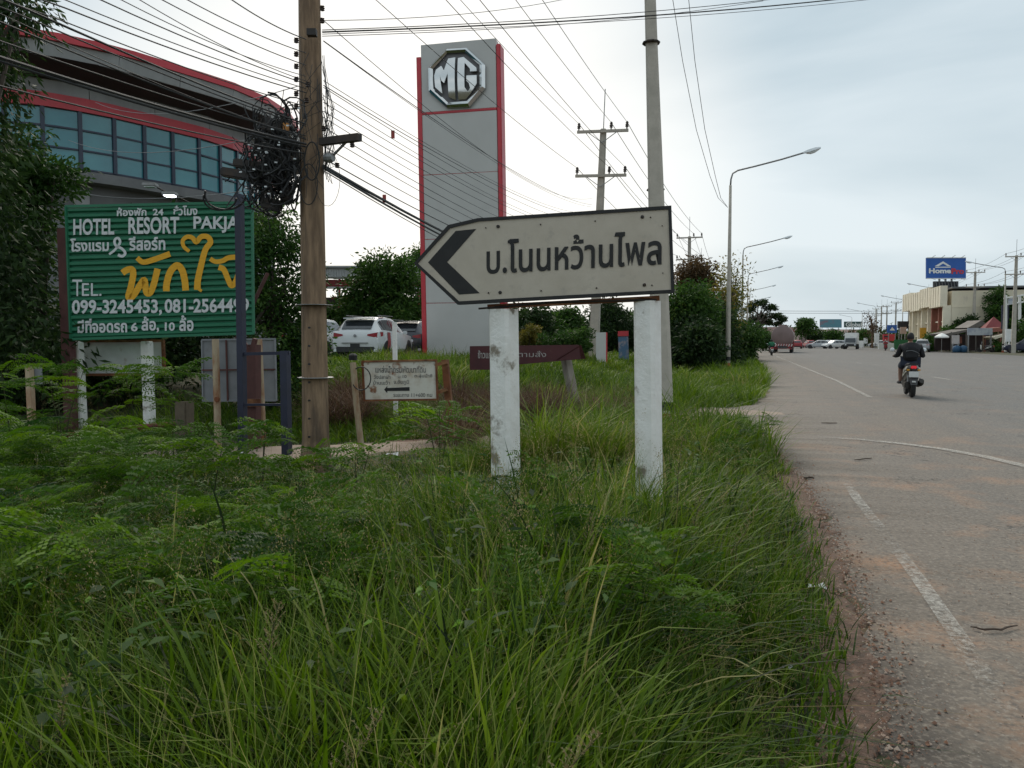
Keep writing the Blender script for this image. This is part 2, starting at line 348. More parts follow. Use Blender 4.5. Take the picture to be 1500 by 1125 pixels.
def road_material():
    m = bpy.data.materials.new('asphalt'); m.use_nodes = True; t = m.node_tree; t.nodes.clear(); L = t.links.new
    b = N(t, 'ShaderNodeBsdfPrincipled'); o = N(t, 'ShaderNodeOutputMaterial'); L(b.outputs[0], o.inputs[0]); b.inputs['Roughness'].default_value = .85
    g = N(t, 'ShaderNodeNewGeometry'); sx = N(t, 'ShaderNodeSeparateXYZ'); L(g.outputs['Position'], sx.inputs[0])
    def noise(sc, det=6, st=(1, 1, 1), r=.6):
        mp_ = N(t, 'ShaderNodeMapping'); mp_.inputs['Scale'].default_value = st; L(g.outputs['Position'], mp_.inputs[0])
        n = N(t, 'ShaderNodeTexNoise'); n.inputs['Scale'].default_value = sc; n.inputs['Detail'].default_value = det; n.inputs['Roughness'].default_value = r; L(mp_.outputs[0], n.inputs['Vector']); return n.outputs[0]
    def mr(v, a, c, lo=0, hi=1):
        r = N(t, 'ShaderNodeMapRange'); L(v, r.inputs[0]); r.inputs[1].default_value = a; r.inputs[2].default_value = c; r.inputs[3].default_value = lo; r.inputs[4].default_value = hi; return r.outputs[0]
    def mth(op, a, c):
        n = N(t, 'ShaderNodeMath', operation=op)
        for i, v in enumerate((a, c)):
            if isinstance(v, (int, float)): n.inputs[i].default_value = v
            else: L(v, n.inputs[i])
        n.use_clamp = op == 'MULTIPLY'; return n.outputs[0]
    def mix(f, a, c):
        n = N(t, 'ShaderNodeMix', data_type='RGBA'); L(f, n.inputs[0])
        for i, v in ((6, a), (7, c)):
            if isinstance(v, tuple): n.inputs[i].default_value = (*v, 1)
            else: L(v, n.inputs[i])
        return n.outputs[2]
    wob = mth('ADD', sx.outputs[0], mr(noise(.7, 3), 0, 1, -1.1, 1.1))
    sh = mr(wob, 2.6, 5.6)                                         # shoulder (dusty brown) to carriageway (grey)
    col = mix(sh, (.180, .150, .120), (.128, .127, .121))
    col = mix(mr(noise(14, 8), .3, .7), col, mix(sh, (.136, .114, .092), (.113, .112, .107)))
    col = mix(mr(noise(.22, 4, (1, .25, 1)), .45, .75, 0, .5), col, (.15, .146, .138))      # old patches and tyre polish
    dust = mth('MULTIPLY', mr(noise(1.3, 9, (.9, .8, 1)), .50, .66), mr(sx.outputs[1], 5, 15, 1.0, .2))
    col = mix(dust, col, (.33, .185, .105))
    edge = mr(mth('ADD', sx.outputs[0], mr(noise(2.2, 7), .2, .8, -.22, .22)), .40, .82, 1, 0)   # broken dark edge
    col = mix(mth('MULTIPLY', edge, mr(sx.outputs[1], 8, 12, 1, 0)), col, (.060, .048, .040))
    vo = N(t, 'ShaderNodeTexVoronoi', feature='DISTANCE_TO_EDGE'); vo.inputs['Scale'].default_value = .9
    mpv = N(t, 'ShaderNodeMapping'); mpv.inputs['Scale'].default_value = (1, .6, 1); va = N(t, 'ShaderNodeVectorMath', operation='ADD'); nn = N(t, 'ShaderNodeTexNoise'); nn.inputs['Scale'].default_value = 3; nn.inputs['Detail'].default_value = 6
    L(g.outputs['Position'], nn.inputs['Vector']); L(nn.outputs['Color'], va.inputs[0]); L(g.outputs['Position'], va.inputs[1]); L(va.outputs[0], mpv.inputs[0]); L(mpv.outputs[0], vo.inputs['Vector'])
    wheel = mth('MULTIPLY', mr(noise(1.0, 3, (1.6, .04, 1)), .48, .66), mr(sx.outputs[0], .8, 2.0, 0, .55))
    col = mix(wheel, col, (.115, .105, .095))
    col = mix(mr(noise(38, 6), .50, .66, 0, .8), col, (.27, .23, .185)); col = mix(mr(noise(27, 6), .50, .66, 0, .8), col, (.085, .075, .065))
    crack = mth('MULTIPLY', mr(vo.outputs['Distance'], .004, .014, 1, 0), mr(noise(.5, 3), .46, .56))
    col = mix(crack, col, (.055, .048, .042))
    grit = N(t, 'ShaderNodeTexVoronoi'); grit.inputs['Scale'].default_value = 42; L(g.outputs['Position'], grit.inputs['Vector'])
    col = mix(mr(grit.outputs['Distance'], .12, .28, .55, 0), col, mix(mr(grit.outputs['Color'], .3, .7), (.07, .06, .052), (.34, .31, .27)))
    L(col, b.inputs['Base Color'])
    bn = N(t, 'ShaderNodeBump'); bn.inputs['Strength'].default_value = .5; bn.inputs['Distance'].default_value = .006; L(noise(70, 4), bn.inputs['Height']); L(bn.outputs[0], b.inputs['Normal'])
    return m
ASPH = road_material()
yy = np.concatenate([[-40, -10], np.arange(-2, 26, .12), np.arange(26, 90, 2), np.linspace(90, 900, 80)])
rs = RNG.normal(0, .035, len(yy)) + .05 * np.sin(yy * 3.1) + .03 * np.sin(yy * 7.7)
V = []; Fq = []
for i, y in enumerate(yy):
    e0 = float(edge_x(y)) + (rs[i] if y < 26 else 0)
    V += [(e0 - .03, y, -.05), (e0, y, .002), (max(e0 + .5, 2), y, .004), (12, y, .03), (25.5, y, .004), (25.53, y, -.05)]
    if i: k = 6 * i; Fq += [(k - 6 + j, k - 5 + j, k + 1 + j, k + j) for j in range(5)]
np_mesh('road', V, [np.array(Fq)], np.zeros(len(V)), ASPH, None, None, 'structure')
# worn painted lines
def paint_material():
    m = bpy.data.materials.new('road_paint'); m.use_nodes = True; t = m.node_tree; t.nodes.clear(); L = t.links.new
    b = N(t, 'ShaderNodeBsdfPrincipled'); b.inputs['Roughness'].default_value = .8; tr = N(t, 'ShaderNodeBsdfTransparent'); s = N(t, 'ShaderNodeMixShader'); o = N(t, 'ShaderNodeOutputMaterial')
    g = N(t, 'ShaderNodeNewGeometry'); n = N(t, 'ShaderNodeTexNoise'); n.inputs['Scale'].default_value = 30; n.inputs['Detail'].default_value = 10; n.inputs['Roughness'].default_value = .75; L(g.outputs['Position'], n.inputs['Vector'])
    at = N(t, 'ShaderNodeAttribute', attribute_name='tint'); ad = N(t, 'ShaderNodeMath', operation='ADD'); L(n.outputs[0], ad.inputs[0]); L(at.outputs['Fac'], ad.inputs[1])
    r = N(t, 'ShaderNodeMapRange'); r.inputs[1].default_value = .50; r.inputs[2].default_value = .82; L(ad.outputs[0], r.inputs[0]); L(r.outputs[0], s.inputs[0])
    b.inputs['Base Color'].default_value = (.46, .43, .38, 1); L(tr.outputs[0], s.inputs[1]); L(b.outputs[0], s.inputs[2]); L(s.outputs[0], o.inputs[0]); return m
PAINT = paint_material()
def stripe(pts, w, tint, name='road_marking', label='worn white line painted on the asphalt'):
    pts = [Vector((p[0], p[1], 0)) for p in pts]; V = []; F = []; T = []
    for i, p in enumerate(pts):
        t = (pts[min(i + 1, len(pts) - 1)] - pts[max(i - 1, 0)]).normalized(); n = Vector((t.y, -t.x, 0))
        zz = .010 + .026 * max(0, min(1, (p.x - 2) / 10)) + .004
        V += [(p.x - n.x * w / 2, p.y - n.y * w / 2, zz), (p.x + n.x * w / 2, p.y + n.y * w / 2, zz)]; T += [tint if not hasattr(tint, '__len__') else tint[i]] * 2
        if i: F.append((2 * i - 2, 2 * i - 1, 2 * i + 1, 2 * i))
    o = np_mesh(name, V, [np.array(F)], T, PAINT, None, None, 'structure'); return o
def gl(pts): return [(G(a, b).x, G(a, b).y) for a, b in pts]
def dens(pts, k=6):
    out = []
    for a, b in zip(pts[:-1], pts[1:]): out += [(a[0] + (b[0] - a[0]) * i / k, a[1] + (b[1] - a[1]) * i / k) for i in range(k)]
    return out + [pts[-1]]
stripe(dens(gl([(1228, 690), (1256, 733), (1300, 790), (1345, 850), (1400, 930), (1436, 985), (1500, 1080), (1560, 1180)]), 5), .085,
       [-.06, -.04, 0, .04, .1, .15, .12, .06, .08, .02, -.02, .0, .05, .08, .1, .12, .13, .13, .12, .12, .1, .08, .04, .0, .02, .04, .0, -.04] + [-.06] * 8)
stripe(dens(gl([(1275, 583), (1225, 558), (1180, 540), (1139, 522.5), (1115, 511)]), 5), .13, .16)
stripe(dens(gl([(1196, 641), (1260, 645), (1320, 651), (1380, 659), (1440, 670), (1500, 684), (1600, 712)]), 5), .15, [.04] * 3 + [.1] * 5 + [.17] * 23)
for a, b in (((1366, 553), (1392, 557)), ((1459, 536.5), (1490, 538)), ((1280, 535), (1290, 536)), ((1254, 532), (1262, 533)), ((1424, 525), (1440, 526.5)), ((1350, 526), (1362, 526.6)), ((1200, 528), (1212, 528.5))):
    p0, p1 = gl([a, b]); stripe([(p0[0], p0[1]), (p1[0], p1[1])], .16, .2)
# earth track
V = []; F = []
tp = dens(TRK, 10)
for i, (x, y) in enumerate(tp):
    a = Vector(tp[min(i + 1, len(tp) - 1)]) - Vector(tp[max(i - 1, 0)]); a.normalize(); n = Vector((a[1], -a[0])); w = .62 + .08 * math.sin(i * 1.3) + (1.4 if i > len(tp) - 7 else 0) * (i - len(tp) + 7) / 7
    V += [(x - n.x * w, y - n.y * w, -.03), (x - n.x * w * .6, y - n.y * w * .6, .003), (x + n.x * w * .6, y + n.y * w * .6, .003), (x + n.x * w, y + n.y * w, -.03)]
    if i: k = 4 * i; F += [(k - 4 + j, k - 3 + j, k + 1 + j, k + j) for j in range(3)]
np_mesh('earth_track', V, [np.array(F)], np.zeros(len(V)), mat('track_earth', (.33, .255, .20), (.27, .20, .155), 3, .4, .65, .95, .5, 20, coord='World', c3=(.22, .15, .11), s3=1.2, lo3=.55, hi3=.75), None, None, 'structure')
# crumbled laterite along the asphalt edge
n = 30000; y = 1.2 + 13 * RNG.random(n) ** 1.5; x = edge_x(y) + RNG.normal(-.07, .11, n); s = .003 + .010 * RNG.random(n) ** 3
rest = 10000; y[-rest:] = 1.2 + 18 * RNG.random(rest) ** 1.3; x[-rest:] = edge_x(y[-rest:]) + np.abs(RNG.normal(0, 1.6, rest)); s[-rest:] = .002 + .0045 * RNG.random(rest) ** 3
b0 = np.array([(1, 0, 0), (-.5, .8, 0), (-.5, -.8, 0), (.1, .1, .9)], float)
V = (b0[None] * s[:, None, None] * RNG.uniform(.6, 1.3, (n, 4, 3)))
an = RNG.random(n) * 6.28; c_, s_ = np.cos(an), np.sin(an)
V = np.stack([V[..., 0] * c_[:, None] - V[..., 1] * s_[:, None], V[..., 0] * s_[:, None] + V[..., 1] * c_[:, None], V[..., 2]], -1) + np.stack([x, y, np.where(x < edge_x(y), .001, .006)], -1)[:, None]
k = np.arange(n)[:, None] * 4; F = np.concatenate([k + a for a in ([[0, 1, 3]], [[1, 2, 3]], [[2, 0, 3]])])
peb = leafmat('gravel', [(0, (.10, .06, .045)), (.5, (.24, .13, .085)), (1, (.36, .30, .25))], trans=0, rough=.9)
np_mesh('roadside_gravel', V.reshape(-1, 3), [F], np.repeat(RNG.random(n), 4), peb, None, 'reddish crumbs of laterite and grit along the broken asphalt edge', 'stuff')
# strip of bare laterite soil under the edge of the grass
V = []; F = []
for i, y in enumerate(np.arange(.5, 13, .07)):
    e0 = float(edge_x(y)); w = .30 + .05 * math.sin(y * 2.1) + .05 * math.sin(y * 5.3); ro = RNG.normal(0, .045)
    V += [(e0 - w, y, -.05), (e0 - w * .6, y, .004), (e0 + .03 + ro, y, .0065), (e0 + .05 + ro, y, -.06)]
    if i: k = 4 * i; F += [(k - 4 + j, k - 3 + j, k + 1 + j, k + j) for j in range(3)]
np_mesh('bare_soil_strip', V, [np.array(F)], np.zeros(len(V)), mat('laterite', (.20, .115, .078), (.10, .068, .048), 26, .35, .65, .95, 1.0, 90, coord='World', c3=(.30, .19, .13), s3=16, lo3=.55, hi3=.7), None, None, 'structure')

# ---------------------------------------------------------------- dealership building with the curved visor
HT = 11.4
def rim(px, py_top): d = (HT - CAM_H) * F_PX / (500 - py_top); return K(px, d, 0)
rim_px = [(-260, 34), (-180, 34), (-100, 38), (-30, 44), (40, 50), (100, 60), (160, 73), (210, 86), (256, 100), (305, 115), (352, 130), (400, 151), (430, 171), (442, 190), (450, 215), (455, 240)]
rimp = [Vector(rim(a, b)) for a, b in rim_px]
def offs(pts, d):
    out = []
    for i, p in enumerate(pts):
        t = (pts[min(i + 1, len(pts) - 1)] - pts[max(i - 1, 0)]).normalized(); n = Vector((-t.y, t.x, 0)); out.append(p + n * d)
    return out
wallp = offs(rimp, 1.75); wallp2 = offs(rimp, 1.70); innerp = offs(rimp, 5.5)
bld = thing('car_showroom', 'grey showroom with sweeping curved red-edged roof visor and teal glass band', 'building', (rimp[6].x, rimp[6].y, 0))
mat('alu_panel', (.33, .33, .325), (.27, .27, .265), 2, .4, .7, .45, c3=(.2, .19, .18), s3=1.2, lo3=.6, hi3=.8, stretch=(1, 1, .4))
mat('red_panel', (.56, .035, .05), (.48, .03, .04), 2, .4, .7, .4)
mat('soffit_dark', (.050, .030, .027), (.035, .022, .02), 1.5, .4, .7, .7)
mat('teal_glass', (.06, .27, .30), (.03, .18, .22), .5, .3, .7, .08, spec=.8)
mat('mullion', (.02, .03, .055), rough=.4)
mat('grey_wall', (.17, .17, .17), (.13, .13, .13), 1, .4, .7, .7)
def ribbon(pa, za, pb, zb, name, m, thick=None, parent=bld, **kw):
    q = MB(); n = len(pa)
    secs = [[Vector((a.x, a.y, za)), Vector((b.x, b.y, zb))] for a, b in zip(pa, pb)]
    q.loft(secs, closed=False, cap=False); return q.build(name, m, parent, recalc=False, smooth=True, **kw)
def band(pts, z0, z1, inward, name, m, parent=bld):
    ins = offs(pts, inward); q = MB()
    q.loft([[Vector((a.x, a.y, z0)), Vector((a.x, a.y, z1)), Vector((b.x, b.y, z1)), Vector((b.x, b.y, z0))] for a, b in zip(pts, ins)]); return q.build(name, m, parent)
band(rimp, HT - .24, HT + .02, .5, 'roof_edge', 'red_panel')
fp = offs(rimp, .05)
# fascia as separate cladding panels with open joints
def resample(pts, step):
    L = [0]
    for a, b in zip(pts[:-1], pts[1:]): L.append(L[-1] + (b - a).length)
    n = int(L[-1] / step); out = []
    for i in range(n + 1):
        s = L[-1] * i / n; j = max(k for k in range(len(L)) if L[k] <= s + 1e-9); j = min(j, len(pts) - 2); out.append(pts[j].lerp(pts[j + 1], (s - L[j]) / (L[j + 1] - L[j])))
    return out
fps = resample(fp, 2.2)
def panels(pts, z0, z1, thick, gap, name, m, parent=bld, lean=0):
    for a, b in zip(pts[:-1], pts[1:]):
        t = (b - a).normalized(); n = Vector((-t.y, t.x, 0)); a2 = a + t * gap; b2 = b - t * gap
        q = MB(); q.loft([[Vector((p.x, p.y, z0)) + n * lean, Vector((p.x, p.y, z1)), Vector((p.x, p.y, z1)) + n * thick, Vector((p.x, p.y, z0)) + n * (thick + lean)] for p in (a2, b2)]); q.build(name, m, parent)
panels(fps, HT - .72, HT - .25, .12, .012, 'cladding_panel', 'alu_panel', lean=.1)
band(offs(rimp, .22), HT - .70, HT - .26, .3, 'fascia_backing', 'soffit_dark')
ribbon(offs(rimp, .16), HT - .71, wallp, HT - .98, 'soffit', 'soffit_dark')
panels(resample(wallp, 2.2), 9.93, HT - .97, .2, .012, 'cladding_panel', 'alu_panel')
band(wallp2, 9.45, 9.92, .4, 'red_band', 'red_panel')
band(offs(rimp, 2.05), 7.35, 10.6, .4, 'inner_wall', 'grey_wall')
gp = resample(offs(rimp, 1.8), 1.1)
for i, (a, b) in enumerate(zip(gp[:-1], gp[1:])):
    t = (b - a).normalized(); n = Vector((-t.y, t.x, 0))
    for z0, z1 in ((7.50, 8.10), (8.14, 8.80), (8.84, 9.44)):
        MB().loft([[Vector((p.x, p.y, z0)), Vector((p.x, p.y, z1)), Vector((p.x, p.y, z1)) + n * .04, Vector((p.x, p.y, z0)) + n * .04] for p in (a + t * .03, b - t * .03)]).build('window_pane', 'teal_glass', bld)
    MB().box((a.x, a.y, 8.45), (.13, .16, 2.0), math.atan2(t.y, t.x)).build('mullion', 'mullion', bld)
for z in (7.46, 8.12, 8.82): band(offs(rimp, 1.76), z - .03, z + .03, .1, 'transom', 'mullion')
band(offs(rimp, 1.2), 6.95, 7.3, 1.2, 'canopy', 'grey_wall')
band(offs(rimp, 1.9), .3, 7.30, .5, 'lower_wall', 'grey_wall')
q = MB(); top = [Vector((p.x, p.y, HT - .02)) for p in offs(rimp, .3)]; cen = Vector((-30, 45, HT + .4))
q.add(top + [cen], [(i, i + 1, len(top)) for i in range(len(top) - 1)]); q.build('roof', 'alu_panel', bld)
for i in range(2, len(gp) - 1, 4):
    p = gp[i]; MB().box((p.x, p.y, 3.5), (.35, .35, 6.4)).build('column', 'alu_panel', bld)

# floodlights reaching over the green board
mat('lamp_glow', (.85, .88, 1.0), emit=9)
for px, py, lit in ((220, 271, 0), (249, 284, 1)):
    p = P(px, py, 12.2)
    t = thing('floodlight', 'lit white floodlight above the green hotel board' if lit else 'unlit grey floodlight above the green hotel board', 'floodlight', p)
    MB().box(p, (.20, .16, .05), .3).build('housing', 'steel', t, bevel=.01)
    MB().box(p + Vector((0, -.0, -.032)), (.15, .11, .012), .3).build('lamp_glass', 'lamp_glow' if lit else 'lens', t)
    MB().tube([p + Vector((0, .1, 0)), p + Vector((.05, .5, -.1)), p + Vector((.05, .6, -.45))], .012).build('bracket', 'dark_metal', t)

# ---------------------------------------------------------------- tall pylon sign with the octagon emblem
gb = K(672, 33, .62); TH = Zof(60, 33)
def pylon():
    lean = rad(.9); ax = Vector((math.cos(rad(3)), math.sin(rad(3)), 0)); ay = Vector((-ax.y, ax.x, 0)); az = (Vector((0, 0, 1)) - ax * math.tan(lean)).normalized()
    B0 = K(626, 33, .35); pl = Plane(B0, -ay)
    t = thing('pylon_sign', 'tall grey pylon with red side fins and chrome octagon emblem', 'sign', (B0.x, B0.y, .35))
    mat('pylon_grey', (.54, .525, .50), (.49, .475, .45), .6, .4, .7, .5, c3=(.43, .42, .40), s3=.4, lo3=.6, hi3=.8)
    w = 3.17; h = (TH - .35) - .42
    def blk(x0, x1, y0, y1, z0, z1, name, m, bv=.01):
        q = MB(); q.add([B0 + ax * x + ay * y + az * z for x in (x0, x1) for y in (y0, y1) for z in (z0, z1)], [(0, 1, 3, 2), (4, 6, 7, 5), (0, 4, 5, 1), (2, 3, 7, 6), (0, 2, 6, 4), (1, 5, 7, 3)]); return q.build(name, m, t, bevel=bv)
    zl = (Zof(172, 33) - .35)
    edges = [0, h * .2, h * .4, h * .6, zl - .05]
    for a, b in zip(edges[:-1], edges[1:]): blk(0, w, 0, .45, a + .006, b - .006, 'panel', 'pylon_grey')
    blk(0, w, 0, .45, zl + .05, h, 'panel', 'pylon_grey'); blk(.01, w - .01, .01, .44, 0, h - .1, 'core', 'red_panel', 0)
    blk(0, w, -.01, .3, zl - .045, zl + .045, 'red_stripe', 'red_panel')
    blk(-.20, -.002, -.02, .8, 0, h - .48, 'red_fin', 'red_panel'); blk(w + .02, w + .20, -.02, .6, 0, h - .22, 'red_fin', 'red_panel', .03)
    # emblem, drawn on the pylon's front plane
    mat('chrome', (.62, .62, .61), (.58, .58, .57), rough=.12, metal=1.0); mat('emblem_back', (.16, .15, .155), (.13, .125, .13), rough=.5)
    S = 8.654; o = lambda x, y: (615 + x / S, 56 + y / S)
    def W(x, y, off): return pl(*o(x, y), off)
    outer = [(350, 150), (600, 135), (838, 352), (838, 645), (640, 880), (355, 893), (125, 685), (118, 385)]
    inner = [(355, 205), (585, 192), (768, 355), (768, 615), (610, 808), (370, 828), (185, 650), (178, 405)]
    mid = [((a + c) / 2, (b + d) / 2) for (a, b), (c, d) in zip(outer, inner)]
    q = MB(); rings = [[W(*p, .0) for p in outer], [W(*p, .12) for p in outer], [W(*p, .2) for p in mid], [W(*p, .13) for p in inner], [W(*p, .02) for p in inner]]
    n = 8; vs = [p for r in rings for p in r]; q.add(vs, [(i * n + k, i * n + (k + 1) % n, (i + 1) * n + (k + 1) % n, (i + 1) * n + k) for i in range(4) for k in range(n)])
    em = q.build('emblem_ring', 'chrome', t); MB().prism([W(*p, .005) for p in inner], pl.n * .03).build('emblem_back', 'emblem_back', em)
    def letter(poly, nm):
        # raised with a domed ridge, so it mirrors sky above and ground below
        o_ = MB().prism([W(*p, .03) for p in poly], pl.n * .06).build(nm, 'chrome', em, bevel=.010); bm = bmesh.new(); bm.from_mesh(o_.data)
        zc = W(480, 520, 0).z - ORG[em.name].z; half_h = .98
        for k in range(-9, 10): bmesh.ops.bisect_plane(bm, geom=bm.verts[:] + bm.edges[:] + bm.faces[:], plane_co=(0, 0, zc + k * half_h / 10), plane_no=(0, 0, 1))
        mid_ = W(480, 520, .06) - ORG[em.name]
        for v in bm.verts:
            if (v.co - mid_).dot(pl.n) > 0: v.co += pl.n * .15 * max(0, 1 - ((v.co.z - zc) / half_h) ** 2)
        bm.normal_update(); bm.to_mesh(o_.data); bm.free(); o_.data.polygons.foreach_set('use_smooth', [True] * len(o_.data.polygons)); o_.data.set_sharp_from_angle(angle=rad(30))
    letter([(225, 420), (290, 368), (326, 430), (372, 270), (462, 255), (465, 795), (380, 760), (374, 470), (330, 592), (296, 560), (278, 500), (304, 722), (215, 640), (205, 500)], 'emblem_letter')
    letter([(495, 265), (565, 250), (735, 395), (740, 440), (655, 445), (655, 410), (585, 330), (585, 640), (625, 690), (655, 650), (640, 590), (610, 560), (610, 495), (740, 490), (740, 595), (655, 720), (590, 785), (500, 790)], 'emblem_letter')
pylon()

# ---------------------------------------------------------------- open steel shed beyond the lot
def shed():
    pl = Plane(K(550, 48, 0), -FH); b = K(550, 48, .6); t = thing('steel_shed', 'low open steel shed with red frame and white ribbed fascia behind parked cars', 'shed', b)
    mat('white_sheet', (.55, .56, .56), (.47, .48, .48), 3, .4, .7, .5); mat('red_steel', (.32, .04, .04), (.2, .03, .03), 3, .4, .7, .6)
    def r(x0, y0, x1, y1, dp, nm, m, th=.1): MB().prism([pl(x0, y0, -dp), pl(x1, y0, -dp), pl(x1, y1, -dp), pl(x0, y1, -dp)], FH * th).build(nm, m, t)
    x = 440
    while x < 640: r(x, 393, x + 3.4, 405.5, 0, 'ribbed_sheet', 'white_sheet'); x += 3.8
    r(440, 391.5, 640, 393, -.1, 'roof_edge', 'alu_panel', .5); r(440, 409, 640, 419, .3, 'beam', 'red_steel', .3); r(440, 405.8, 640, 408, .1, 'gutter', 'white_sheet')
    r(440, 420, 640, 423, 0, 'rail', 'white_sheet'); r(480, 433, 525, 437, 1, 'beam', 'red_steel'); r(440, 446, 505, 448, .2, 'rail', 'white_sheet')
    for x in (452, 496, 540, 585, 613, 632): r(x - 1.2, 405, x + 1.2, 530, .15, 'column', 'red_steel', .2)
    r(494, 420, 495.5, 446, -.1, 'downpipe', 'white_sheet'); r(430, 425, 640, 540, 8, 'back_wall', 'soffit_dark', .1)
    MB().prism([pl(440, 392, .2), pl(640, 392, .2), pl(640, 392, -9), pl(440, 392, -9)], (0, 0, .1)).build('roof', 'white_sheet', t)
shed()
# ---------------------------------------------------------------- white arrow sign on two chamfered concrete posts
def arrow_sign():
    base = P(985, 432, 4.86); U = Vector((math.cos(rad(5)), math.sin(rad(5)), 0)); pl = Plane(base, Vector((U.y, -U.x, 0))); n = pl.n
    c = G(800, 900); t = thing('direction_sign', 'white arrow-shaped village sign with black Thai lettering on two white posts', 'road sign', (base.x - .8, base.y, -.05))
    def inset(poly, s):
        cx = sum(p[0] for p in poly) / len(poly); cy = sum(p[1] for p in poly) / len(poly); return [(cx + (x - cx) * s[0], cy + (y - cy) * s[1]) for x, y in poly]
    outl = [(607, 386), (657, 330), (700, 320), (983.5, 301.5), (988, 429), (860, 436), (671, 446.5)]
    ins = [(612.5, 386), (660, 334.5), (702, 324.5), (979, 307), (983, 424.5), (860, 431), (673, 441.5)]
    MB().prism([pl(*p, 0) for p in outl], -n * .035).build('backing_board', 'dark_metal', t, bevel=.003)
    MB().prism([pl(*p, .006) for p in ins], -n * .008).build('face_sheet', 'sign_face', t)
    q = MB(); m = len(outl); vs = [pl(*p, .001) for p in outl] + [pl(*p, .014) for p in outl] + [pl(*p, .014) for p in ins] + [pl(*p, .001) for p in ins]
    q.add(vs, [(i * m + k, i * m + (k + 1) % m, (i + 1) * m + (k + 1) % m, (i + 1) * m + k) for i in range(3) for k in range(m)]); q.build('border_frame', 'black_paint', t)
    MB().prism([pl(*p, .0085) for p in [(668, 338.5), (698, 335.5), (655.5, 384), (703, 429.5), (673, 431.5), (627.5, 384.5)]], -n * .002).build('arrow_chevron', 'black_paint', t)
    ptext('บ.โนนหว้านไพล', pl, 713, 352, 969, 402, 'black_paint', t, dy=-14, bold=.016, off=.008)
    q = None
    for x, y, r in ((730, 332, 2.6), (941, 318, 2.6), (733, 428.5, 2.6), (944, 417.5, 2.6), (712, 334, 1), (792, 329, 1.1), (872, 324, 1), (953, 318.5, 1), (716, 429, 1.2), (793, 426, 1.2), (874, 422, 1.2), (955, 418, 1.1), (970, 331, .8), (971, 400, .8), (671, 425, .8)):
        MB().lathe([(r / F_PX * 4.9, 0), (r / F_PX * 4.9, .006), (r / F_PX * 2.6, .010)], n=8).build('bolt', 'dark_metal', t)
        o = COL.objects[-1]
    bolts = [o for o in t.children if o.name.startswith('bolt')]
    for o, (x, y) in zip(bolts, ((730, 332), (941, 318), (733, 428.5), (944, 417.5), (712, 334), (792, 329), (872, 324), (953, 318.5), (716, 429), (793, 426), (874, 422), (955, 418), (970, 331), (971, 400), (671, 425))):
        for v in o.data.vertices:
            w = v.co + ORG[t.name]; w = Vector((w.x, w.y, w.z)); v.co = pl(x, y, .006 + w.z) + U * w.x + Vector((0, 0, 1)) * w.y - ORG[t.name]
    # steel angle and pipe under the board
    MB().beam(pl(712, 449, -.05), pl(966, 436, -.05), .03, .03).build('support_rail', 'rust', t)
    MB().tube([pl(700, 452, -.02), pl(800, 443, -.03), pl(962, 438.5, -.02)], .007, 6).build('support_pipe', 'dark_metal', t)
    for x, y in ((735, 449), (946, 438)):
        MB().tube([pl(x + 12 * math.cos(a), y + 3 * math.sin(a), -.06 - .06 * math.sin(a)) for a in np.linspace(0, 6.2, 9)], .0035, 5).build('tie_wire', 'rust', t)
    def post(xl, xr, yt, xb, yb, d):
        # octagonal prism with narrow chamfers, turned a little so that one side shows
        top = P((xl + xr) / 2, yt, d + .1); bot = P(xb, yb, d + .1); w = (xr - xl) / F_PX * d
        ax = (top - bot).normalized(); bot = bot - ax * .55
        secs = []; R_ = Matrix.Rotation(rad(-17), 3, 'Z'); c_ = .022; h = w / 2 * .93
        for i in range(9):
            p = bot.lerp(top, i / 8); sec = []
            for sx, sy in ((-1, -1), (1, -1), (1, 1), (-1, 1)):
                pts = [Vector((sx * h, sy * (h - c_), 0)), Vector((sx * (h - c_), sy * h, 0))]
                if sx * sy > 0: pts = pts[::-1] if 0 else pts
                if (sx, sy) in ((1, -1), (-1, 1)): pts = pts[::-1]
                sec += [p + R_ @ q_ for q_ in pts]
            secs.append(sec)
        return MB().loft(secs).build('post', 'white_paint', t)
    post(719, 757, 453, 741, 700, 5.05); post(930, 966, 441, 951, 720, 4.88)
arrow_sign()

# ---------------------------------------------------------------- poles
def near_pole(pts, wr, m, name, label, rot, holes=True, bands=None, square=True, d=9):
    b = pts[0]; t = thing(name, label, 'utility pole', (b[0], b[1], 0)); secs = []
    for (x, y, z), w in zip(pts, wr):
        h = w / 2; c_ = h * .28; s8 = [(-h, -h + c_), (-h + c_, -h), (h - c_, -h), (h, -h + c_), (h, h - c_), (h - c_, h), (-h + c_, h), (-h, h - c_)]
        secs.append([Vector((x, y, z)) + Matrix.Rotation(rot, 3, 'Z') @ Vector((p, q, 0)) for p, q in s8])
    MB().loft(secs).build('shaft', m, t); return t
def line_at(pa, pb, z): k = (z - pa.z) / (pb.z - pa.z); return pa.lerp(pb, k)
pb_ = P(463, 686, 8.8); pt_ = P(453, 0, 8.9); zs = [-.1, .3, .9, 2, 3, 4, 5, 6.5, 8.5]
pp = [line_at(pb_, pt_, z) for z in zs]
POLE = near_pole([tuple(p) for p in pp], [.36, .272, .262, .252, .245, .235, .225, .205, .19], 'old_concrete', 'utility_pole', 'brown concrete pole with tangled cables and ragged coils near its top', rad(38))
def pole_pt(py, px_off=0, toward=0.0):
    p = P(458, py, 8.75 - toward); return p + CR * (px_off / F_PX * 8.75)
for py in (447, 553): 
    q = MB(); c = P(462.5 if py > 500 else 460, py, 8.8); q.lathe([(.196, -.004), (.2, 0), (.196, .004)], c, 14); q.build('steel_band', 'steel', POLE)
for py in np.linspace(480, 640, 7): MB().lathe([(.012, -.01), (.012, .01)], P(453, py, 8.62), 6, 'Y').build('bolt_hole', 'black_paint', POLE)
